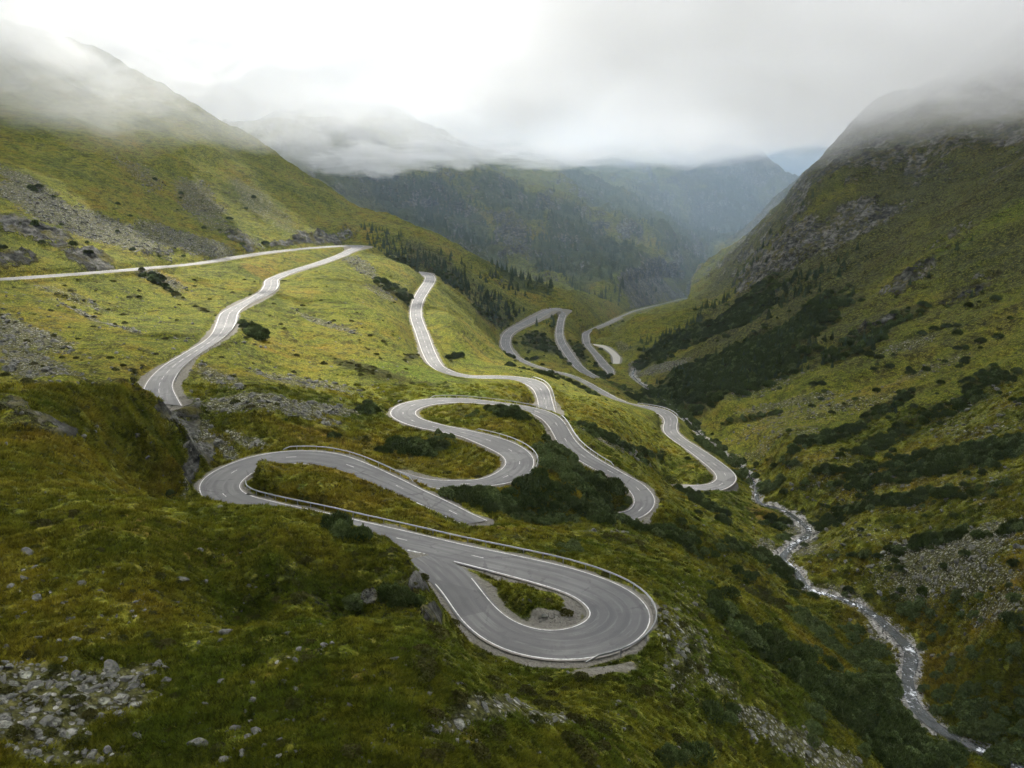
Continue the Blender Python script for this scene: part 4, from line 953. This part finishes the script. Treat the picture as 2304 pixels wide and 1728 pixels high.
def scatter(name, metas, P, rot, scl, kidx):
    me = bpy.data.meshes.new(name); n = len(P)
    me.vertices.add(n); me.vertices.foreach_set('co', np.ascontiguousarray(P, np.float32).ravel())
    set_attr(me, 'turn', rot, 'FLOAT_VECTOR'); set_attr(me, 'size', scl, 'FLOAT_VECTOR'); set_attr(me, 'sort', kidx, 'INT')
    o = link(name, me)
    ng = bpy.data.node_groups.new(name, 'GeometryNodeTree')
    ng.interface.new_socket('Geometry', in_out='INPUT', socket_type='NodeSocketGeometry'); ng.interface.new_socket('Geometry', in_out='OUTPUT', socket_type='NodeSocketGeometry')
    N_ = ng.nodes; L_ = ng.links
    gi = N_.new('NodeGroupInput'); go = N_.new('NodeGroupOutput'); jn = N_.new('GeometryNodeJoinGeometry'); L_.new(jn.outputs[0], go.inputs[0])
    def named(nm_, t_):
        q = N_.new('GeometryNodeInputNamedAttribute'); q.data_type = t_; q.inputs[0].default_value = nm_; return q.outputs['Attribute']
    for k, m_ in enumerate(metas):
        ob = hidden_obj(name+'_source', m_)
        oi = N_.new('GeometryNodeObjectInfo'); oi.inputs[0].default_value = ob; oi.inputs['As Instance'].default_value = True
        cm = N_.new('FunctionNodeCompare'); cm.data_type = 'INT'; cm.operation = 'EQUAL'
        ii = [s_ for s_ in cm.inputs if s_.type == 'INT']; L_.new(named('sort', 'INT'), ii[0]); ii[1].default_value = k
        ip = N_.new('GeometryNodeInstanceOnPoints'); L_.new(gi.outputs[0], ip.inputs['Points']); L_.new(cm.outputs[0], ip.inputs['Selection'])
        L_.new(oi.outputs['Geometry'], ip.inputs['Instance']); L_.new(named('turn', 'FLOAT_VECTOR'), ip.inputs['Rotation']); L_.new(named('size', 'FLOAT_VECTOR'), ip.inputs['Scale'])
        L_.new(ip.outputs[0], jn.inputs[0])
    md = o.modifiers.new('scatter', 'NODES'); md.node_group = ng
    return o
def tilt_at(x, y, f=.6):
    e = .8
    sx = (height(x+e, y)-height(x-e, y))/(2*e); sy = (height(x, y+e)-height(x, y-e))/(2*e)
    return np.arctan(sy)*f, -np.arctan(sx)*f
def place_kind(kd, name, metas, cat, phrase, top, stuffname, stufflabel, sink=.06):
    L_ = pts[kd]
    X = np.array([q[0] for q in L_]); Y = np.array([q[1] for q in L_]); S = np.array([q[2] for q in L_])
    H = height(X, Y)
    u, v, dep = view_uv(X, Y, H)
    ok = (u > -60) & (u < 2272) & (v > -30) & (v < 1720)
    # how large each shows, and whether the ground hides it
    e = (H+S*.5)/np.hypot(X, Y); i, j = gidx(X, Y)
    vis = e > VMAX[np.maximum(i.astype(int)-3, 0), j.astype(int)]-.0005
    rank = np.where(ok & vis, S/dep, 0)
    order = np.argsort(-rank)
    single = [k for k in order[:top] if rank[k] > 0]; rest = np.array([k for k in order if k not in set(single)], int)
    for k in single:
        r = (0, 0, rng.random()*6.283); sc_ = S[k]
        m_ = metas[int(rng.integers(len(metas)))]
        o = link(name, m_); o.location = (X[k], Y[k], H[k]-sink*sc_); o.rotation_euler = r
        q = sc_*(.85+.3*rng.random(2)); o.scale = (q[0], q[1], sc_*(.8+.4*rng.random()))
        tag(o, phrase+' '+L_[k][3], cat, phrase+'s '+L_[k][3])
    if len(rest):
        P = np.stack([X, Y, H-sink*S], 1)[rest]
        rot = np.zeros((len(rest), 3)); rot[:, 2] = rng.random(len(rest))*6.283
        sc_ = S[rest][:, None]*(.85+.3*rng.random((len(rest), 3)))
        tag(scatter(stuffname, metas, P, rot, sc_, rng.integers(len(metas), size=len(rest))), stufflabel, cat, kind='stuff')
    print(kd, len(L_), 'single', len(single))
place_kind('pine', 'dwarf_pine', PROTO['pine'], 'shrub', 'dark dwarf pine', 280, 'dwarf_pine_thicket', 'dark mass of dwarf pine farther off on the slopes')
place_kind('bush', 'green_bush', PROTO['bush'], 'bush', 'grey green leafy bush', 220, 'green_bush_cover', 'grey green bushes growing densely along the stream')
place_kind('heath', 'heather_clump', PROTO['heath'], 'low shrub', 'low dark heather clump', 200, 'heather_cover', 'low dark heath plants spread over the meadows')
# spruces: each with trunk and crown
L_ = pts['spruce']
X = np.array([q[0] for q in L_]); Y = np.array([q[1] for q in L_]); S = np.array([q[2] for q in L_]); H = height(X, Y)
u, v, dep = view_uv(X, Y, H)
e = (H+S*.6)/np.hypot(X, Y); i, j = gidx(X, Y)
rank = np.where((u > 0) & (u < 2212) & (e > VMAX[np.maximum(i.astype(int)-2, 0), j.astype(int)]-.0005), S/dep, 0); order = np.argsort(-rank)
for k in order[:120]:
    if rank[k] <= 0: continue
    root = empty('spruce_tree', (X[k], Y[k], H[k])); root.scale = (S[k],)*3; root.rotation_euler = (0, 0, rng.random()*6.283)
    tag(root, 'narrow dark spruce '+L_[k][3], 'tree', 'spruces '+L_[k][3])
    link('crown', PROTO['crown'][int(rng.integers(4))], None, root); link('trunk', PROTO['trunk'], None, root)
rest = order[120:]
P = np.concatenate([np.stack([X, Y, H], 1)[rest], np.array([(a_, b_, height(a_, b_)) for a_, b_, c_ in farp]).reshape(-1, 3)])
sz = np.concatenate([S[rest], np.array([c_ for _, _, c_ in farp])])
rot = np.zeros((len(P), 3)); rot[:, 2] = rng.random(len(P))*6.283
tag(scatter('conifer_forest', PROTO['crown'], P, rot, sz[:, None]*(.85+.4*rng.random((len(P), 3))), rng.integers(4, size=len(P))), 'dark conifer woods on the misty far mountainsides', 'forest', kind='stuff')

# ------------------------------------------------------------------ stones
BOULD = [(173,1260,30,'upright grey boulder in the grass of the near left slope'),(160,1382,34,'pale flat boulder left of the gully on the near slope'),(445,1522,24,'small upright pale boulder beside the bottom stone field'),(62,1196,40,'long flat slab lying in the grass at the left edge'),(392,1252,34,'dark flat slab alone on the near grass hump'),
 (555,1580,46,'lichen covered boulder in the grass right of the stone field'),(420,1610,54,'broad low boulder at the bottom edge of the grass'),(488,1640,42,'left boulder of the pair at the bottom edge'),(527,1628,46,'right lichened boulder of the pair at the bottom edge'),
 (1048,1532,36,'rounded grey boulder, left one of two, below the loop'),(1076,1520,28,'darker boulder, right one of two, below the loop'),(355,1471,36,'pale flat stone at the upper right rim of the stone field'),(482,1366,38,'whitish rock at the foot of the near hump'),(620,1368,26,'small rock in the gully left of the grassy fold'),(98,1560,50,'big blocky boulder in the middle of the stone field'),(60,1560,36,'grey block at the left of the big blocky boulder'),
 (240,1440,44,'dark slab at the top of the stone field'),(300,1590,30,'squat boulder at the lower rim of the stone field'),(545,1070,30,'flat pale slab on the crest beside the hairpin'),(590,1072,22,'small flat slab on the crest beside the hairpin'),(130,1425,30,'pale rock above the stone field'),(700,1555,26,'pale boulder alone in the rust brown grass'),(298,940,24,'small rock on the slope of the left hill'),(930,1575,24,'half buried stone in the olive grass'),(640,1490,28,'low rock in the dry grass below the fold')]
for k, (u_, v_, w_, lab) in enumerate(BOULD):
    s_ = spot(u_, v_)
    if s_ is None: continue
    d_ = view_uv(*s_)[2]; sc_ = w_*d_/FOC
    o = link('boulder', PROTO['boulder'][k % 7]); tx, ty = tilt_at(s_[0], s_[1], .8)
    o.location = (s_[0], s_[1], height(s_[0], s_[1])-sc_*.02); o.rotation_euler = (float(tx)+rng.normal()*.15, float(ty)+rng.normal()*.15, rng.random()*6.28)
    o.scale = (sc_, sc_*(.7+.3*rng.random()), sc_*(.7+.4*rng.random()))
    tag(o, lab, 'boulder')
# smaller stones of the scree, thick where the ground is stony
STP = []; STS = []
def strew(rows, lo, hi, per, dmax):
    for row in rows:
        p_ = Patch(*row)
        if not p_.ok or p_.d > dmax: continue
        k_ = np.clip(p_.d/60, 1, 3.0)
        n = int(min(p_.area*per*p_.wt**1.5/k_**1.8, 7000))
        x, y = p_.points(n, 1.25)
        q = p_.q(x, y)+.45*fbm(x, y, max(p_.rad*.45, 2), 4, 201, .6)
        m_ = (q < 1) & clear(x, y, .9)
        x = x[m_]; y = y[m_]
        s_ = (lo+(hi-lo)*rng.random(len(x))**4)*k_
        STP.append(np.stack([x, y, height(x, y)-.03*s_], 1)); STS.append(s_)
strew(SCREE, .10, .8, 6.5, 620)
# strewn single stones in the grass of the near slopes, and along the stream
for u0, u1, v0, v1, n in ((0,700,1180,1659,420),(700,1600,1380,1659,420),(1500,2212,1000,1450,700),(0,520,860,1100,160),(0,420,620,830,500),(400,900,600,900,260)):
    for k in range(n):
        s_ = spot(u0+(u1-u0)*rng.random(), v0+(v1-v0)*rng.random())
        if s_ is None or not clear(s_[0:1], s_[1:2], .9)[0]: continue
        STP.append(s_[None]); STS.append(np.array([(.1+.5*rng.random()**4)*np.clip(np.hypot(*s_[:2])/70, 1, 3)]))
for q in ST[::1]:
    if np.hypot(q[0], q[1]) > 620: continue
    for k in range(5):
        t_ = rng.random()*6.28; r_ = q[3]*.5*(.55+1.3*rng.random())
        x, y = q[0]+math.cos(t_)*r_, q[1]+math.sin(t_)*r_
        STP.append(np.array([[x, y, float(height(x, y))+.05]])); STS.append(np.array([(.2+.8*rng.random()**2)]))
for nm in ('main', 'bends'):                                     # broken stone on the road cuts and shoulders
    A, B, _ = EDGE[nm]
    for E, O in ((A, B), (B, A)):
        d_ = unit(E-O)
        for k in range(0, len(E), 2):
            if rng.random() < .6:
                p_ = E[k]+d_[k]*(1.1+1.6*rng.random()); STP.append(np.array([[p_[0], p_[1], float(height(p_[0], p_[1]))]])); STS.append(np.array([.08+.2*rng.random()**2]))
STP = np.concatenate(STP); STS = np.concatenate(STS)
rot = rng.random((len(STP), 3))*np.array([.7, .7, 6.283])
tag(scatter('scree', PROTO['stone'], STP, rot, STS[:, None]*(.65+.7*rng.random((len(STP), 3))), rng.integers(6, size=len(STP))), 'loose grey stones strewn over the slopes and stream bed', 'stones', kind='stuff')
print('stones', len(STP))
# ------------------------------------------------------------------ grass on the near slopes
def grass_patch(seed):
    n = 34; r_ = .20
    t = rng.random(n)*6.283; q = np.sqrt(rng.random(n))*r_
    d = np.stack([np.cos(t), np.sin(t), np.zeros(n)], 1)
    P = d*q[:, None]-np.array([0, 0, .04]); t2 = rng.random(n)*6.283
    s_ = np.stack([np.cos(t2), np.sin(t2), np.zeros(n)], 1)*.03; l = .14+.22*rng.random(n)
    return tri_soup('grass', np.stack([P-s_, P+s_, P+d*(.06+.16*rng.random(n))[:, None]+np.stack([np.zeros(n), np.zeros(n), l], 1)], 1), M_GRASS)
GP = []
NG = int(110000*GRASSQ)
uu = -30+2270*rng.random(NG); vv = 830+870*rng.random(NG)
for a_, b_ in zip(uu, vv):
    s_ = spot(a_, b_)
    if s_ is None or np.hypot(s_[0], s_[1]) > 330: continue
    GP.append(s_)
GP = np.array(GP)
m_ = clear(GP[:, 0], GP[:, 1], 1.0) & (sample(M_scree, GP[:, 0], GP[:, 1]) < .75*rng.random(len(GP))) & (sample(M_rock, GP[:, 0], GP[:, 1]) < .4) & (sample(M_grav, GP[:, 0], GP[:, 1]) < .35)
m_ &= (fbm(GP[:, 0], GP[:, 1], 2.0, 3, 801)+.4*rng.normal(size=len(GP)) > -.12)
GP = GP[m_]; GP[:, 2] = height(GP[:, 0], GP[:, 1])
tx, ty = tilt_at(GP[:, 0], GP[:, 1], 1)
rot = np.stack([tx, ty, rng.random(len(GP))*.6-.3], 1)
gs = np.clip(np.hypot(GP[:, 0], GP[:, 1])/75, .8, 2.2)[:, None]*(.7+.6*rng.random((len(GP), 1)))*np.array([[1.15, 1.15, .9]])
tag(scatter('grass', [grass_patch(k) for k in range(4)], GP, rot, gs, rng.integers(4, size=len(GP))), 'short olive and straw coloured mountain grass', 'grass', kind='stuff')
print('grass', len(GP))
ZMIN = float(Z.min()); ZMAX = float(Z.max())+90
# ------------------------------------------------------------------ sky, sun, clouds, air
SUN_AZ, SUN_EL = R(-21), R(41)       # azimuth from straight ahead, to the left negative
sdir = Vector((math.sin(SUN_AZ)*math.cos(SUN_EL), math.cos(SUN_AZ)*math.cos(SUN_EL), math.sin(SUN_EL)))
sd = bpy.data.lights.new('sun', 'SUN'); so = bpy.data.objects.new('sun', sd); COL.objects.link(so)
sd.energy = SUN_E; sd.angle = R(1.5); sd.color = (1, .955, .87)
so.rotation_euler = sdir.to_track_quat('Z', 'Y').to_euler()
w = bpy.data.worlds.new('World'); scene.world = w; w.use_nodes = True
nt = w.node_tree; N = nt.nodes; L = nt.links
bg = N['Background']
sky = N.new('ShaderNodeTexSky'); sky.sky_type = 'NISHITA'; sky.sun_disc = False
sky.sun_elevation = SUN_EL; sky.sun_rotation = SUN_AZ
sky.altitude = 1800; sky.dust_density = 2
mul = N.new('ShaderNodeVectorMath'); mul.operation = 'SCALE'; mul.inputs['Scale'].default_value = .10
L.new(sky.outputs[0], mul.inputs[0])
tc = N.new('ShaderNodeTexCoord')
nz = N.new('ShaderNodeTexNoise'); nz.inputs['Scale'].default_value = 2.2; nz.inputs['Detail'].default_value = 6; nz.inputs['Roughness'].default_value = .55
mp = N.new('ShaderNodeMapping'); mp.inputs['Scale'].default_value = (1, 1, 2.4); L.new(tc.outputs['Generated'], mp.inputs[0]); L.new(mp.outputs[0], nz.inputs['Vector'])
cr = N.new('ShaderNodeValToRGB'); cr.color_ramp.elements[0].position = .3; cr.color_ramp.elements[0].color = (SKYB*.60, SKYB*.635, SKYB*.68, 1)
cr.color_ramp.elements[1].position = .7; cr.color_ramp.elements[1].color = (SKYB*.96, SKYB*.985, SKYB*1.02, 1)
L.new(nz.outputs[0], cr.inputs[0])
mx = N.new('ShaderNodeMixRGB'); mx.inputs[0].default_value = CLOUDY; L.new(mul.outputs[0], mx.inputs[1]); L.new(cr.outputs[0], mx.inputs[2])
L.new(mx.outputs[0], bg.inputs[0]); bg.inputs[1].default_value = 1.0

def vol_mat(name):
    m = bpy.data.materials.new(name); m.use_nodes = True
    n = m.node_tree.nodes; n.clear()
    out = n.new('ShaderNodeOutputMaterial'); pv = n.new('ShaderNodeVolumePrincipled')
    m.node_tree.links.new(pv.outputs[0], out.inputs['Volume'])
    return m, pv
def box_mesh(name, lo, hi):
    bm = bmesh.new(); bmesh.ops.create_cube(bm, size=1)
    for v in bm.verts:
        for k in range(3): v.co[k] = lo[k] if v.co[k] < 0 else hi[k]
    me = bpy.data.meshes.new(name); bm.to_mesh(me); bm.free()
    return me
# thin blue air
m, pv = vol_mat('air'); pv.inputs['Color'].default_value = (.62, .80, 1, 1); pv.inputs['Density'].default_value = HAZE; pv.inputs['Anisotropy'].default_value = .2
hz = link('haze', box_mesh('haze', (-7000, -400, ZMIN-1), (7000, 7200, ZMAX+4)), m); hz['kind'] = 'stuff'

def closed_sheet(name, x, y, top, bot):
    """closed body between two height sheets over a grid"""
    nu, nv = x.shape
    V = np.concatenate([np.stack([x, y, top], -1).reshape(-1, 3), np.stack([x, y, bot], -1).reshape(-1, 3)])
    n = nu*nv
    a = (np.arange(nu-1)[:, None]*nv+np.arange(nv-1)[None]).ravel()
    ft = np.stack([a, a+nv, a+nv+1, a+1], 1)
    fb = ft[:, ::-1]+n
    ring = np.concatenate([np.arange(nv), np.arange(1, nu)*nv+nv-1, (nu-1)*nv+np.arange(nv-2, -1, -1), np.arange(nu-2, 0, -1)*nv])
    r2 = np.roll(ring, -1)
    fs = np.stack([ring, ring+n, r2+n, r2], 1)
    F = np.concatenate([ft, fb, fs])
    me = bpy.data.meshes.new(name); me.from_pydata(V.tolist(), [], F.tolist()); me.update()
    bm = bmesh.new(); bm.from_mesh(me); bmesh.ops.recalc_face_normals(bm, faces=bm.faces); bm.to_mesh(me); bm.free()
    return me
# moist air lying in the far part of the valley
xs = np.linspace(-2500, 2500, 40); ys = np.linspace(0, 1, 30)
gxx, gyy = np.meshgrid(xs, ys, indexing='ij')
y0_ = 760+.25*np.abs(gxx-100)+60*fbm(gxx, gyy*0, 400, 2, 5)
gyy = y0_+(6900-y0_)*gyy
m, pv = vol_mat('valley_air'); pv.inputs['Color'].default_value = (.62, .80, 1, 1); pv.inputs['Density'].default_value = MIST; pv.inputs['Anisotropy'].default_value = .2
hz = link('haze', closed_sheet('haze', gxx, gyy, np.full(gxx.shape, 140.), np.full(gxx.shape, ZMIN-1)), m); hz['kind'] = 'stuff'
# low cloud that hides the tops: a thin ragged fringe below, denser cloud above; thin where the sun comes through
xs = np.concatenate([np.linspace(-3200, -900, 60, endpoint=False), np.linspace(-900, 1000, 260, endpoint=False), np.linspace(1000, 3200, 60)])
ys = np.concatenate([np.linspace(-2600, 60, 24, endpoint=False), np.linspace(60, 2600, 330, endpoint=False), np.linspace(2600, 6800, 60)])
gxx, gyy = np.meshgrid(xs, ys, indexing='ij')
def gap_map(zc):
    """places on the ground that lie in the sun, carried up along the sunbeam to height zc"""
    hole = np.zeros(gxx.shape)
    for cx, cy, rx, ry, an, amt in GAPS:
        k = (zc+60)/sdir.z
        px, py = gxx-(cx+sdir.x*k), gyy-(cy+sdir.y*k)
        c_, s_ = math.cos(R(an)), math.sin(R(an))
        q = np.hypot((px*c_+py*s_)/rx, (-px*s_+py*c_)/ry)
        q = q+.22*fbm(gxx, gyy, 160, 3, 77)
        hole = np.maximum(hole, amt*(1-sstep(.55, 1.3, q)))
    return hole
hole = gap_map(CLB+70)
edge = np.minimum(sstep(-2600, -2000, gyy), 1)
lift = .012*np.clip(600-gyy, 0, 900)
def deck(den, base, amp, seed, thick, label):
    m, pv = vol_mat('cloud'); pv.inputs['Color'].default_value = (.985, .99, 1, 1); pv.inputs['Density'].default_value = den; pv.inputs['Anisotropy'].default_value = ANISO
    bot = base+amp*fbm(gxx, gyy, 230, 6, seed, .62)+lift
    top = bot+np.maximum(thick*edge, 1)
    tag(link('cloud', closed_sheet('cloud', gxx, gyy, top, bot), m), label, 'cloud', kind='stuff')
raise_ = 45*np.exp(-((gxx+330)/330)**2-((gyy-1300)/600)**2)-34*np.exp(-((gxx+480)/330)**2-((gyy-750)/330)**2)-14*np.exp(-((gxx-520)/260)**2-((gyy-800)/260)**2)-CLDIP*np.exp(-((gxx-500)/700)**2-((gyy-1800)/900)**2)
raise_ = raise_+.05*np.maximum(gyy-900, 0)*np.exp(-((gxx/np.maximum(gyy, 1)-.36)/.085)**2)*(gyy > 0)
raise_ = raise_+8*sstep(900, 1600, gyy)
deck(FOG_A, CLB_A0+raise_*.8, 50, 91, 22+140*(1-hole), 'thin ragged fringe of fog hanging below the cloud')
deck(FOG_B, CLB+raise_, 100, 95, CLT0+CLT*(1-hole)*(.85+.5*fbm(gxx, gyy, 420, 3, 71)), 'low grey white cloud that hides the mountain tops')
hole = gap_map(CLZ)
CLx = CLC*(1-.55*sstep(700, 1500, gyy)*sstep(-300, 300, gxx))*(1-hole)*(.9+.35*fbm(gxx, gyy, 420, 3, 73))+1  # high layer out of view, added to shade foreground and right slope
m, pv = vol_mat('cloud'); pv.inputs['Color'].default_value = (.985, .99, 1, 1); pv.inputs['Density'].default_value = FOG_C; pv.inputs['Anisotropy'].default_value = .6
tag(link('cloud', closed_sheet('cloud', gxx, gyy, CLZ+np.maximum(CLx*edge, .5), np.full(gxx.shape, float(CLZ))), m), 'unseen grey cloud added overhead to shade the ground, with gaps for the sun', 'cloud', kind='stuff')
# loose wisps
def wisp(u, v, d, w, h, dep, den, seed, label):
    m, pv = vol_mat('cloud_wisp'); pv.inputs['Color'].default_value = (.99, .992, 1, 1); pv.inputs['Density'].default_value = den; pv.inputs['Anisotropy'].default_value = ANISO
    c = at_depth(u, v, d)
    bm = bmesh.new(); bmesh.ops.create_icosphere(bm, subdivisions=6, radius=1)
    P = np.array([v_.co[:] for v_ in bm.verts])
    f = 1+.8*fbm(P[:, 0]+P[:, 2]*.7+seed*3, P[:, 1]-P[:, 2]*.6, .9, 5, seed, .65)+.6*fbm(P[:, 2]*1.3+seed, P[:, 0]*.9+P[:, 1], .5, 5, seed+9, .68)
    f = np.maximum(f, .08)
    P = P*f[:, None]*np.array([w, dep, h])*d/FOC
    for v_, q in zip(bm.verts, P): v_.co = q
    me = bpy.data.meshes.new('cloud_wisp'); bm.to_mesh(me); bm.free()
    o = link('cloud_wisp', me, m); o.location = c
    tag(o, label, 'cloud', kind='stuff')
for row in WISPS: wisp(*row)
cy = scene.cycles
cy.volume_bounces = VB; cy.max_bounces = 8; cy.diffuse_bounces = 3; cy.glossy_bounces = 2; cy.transmission_bounces = 2; cy.transparent_max_bounces = 8
cy.volume_max_steps = 256
cy.use_denoising = True; cy.denoiser = 'OPENIMAGEDENOISE'
cy.use_adaptive_sampling = True; cy.adaptive_threshold = .04
vs = scene.view_settings; vs.view_transform = 'Standard'; vs.look = 'None'; vs.exposure = EXPO; vs.gamma = 1
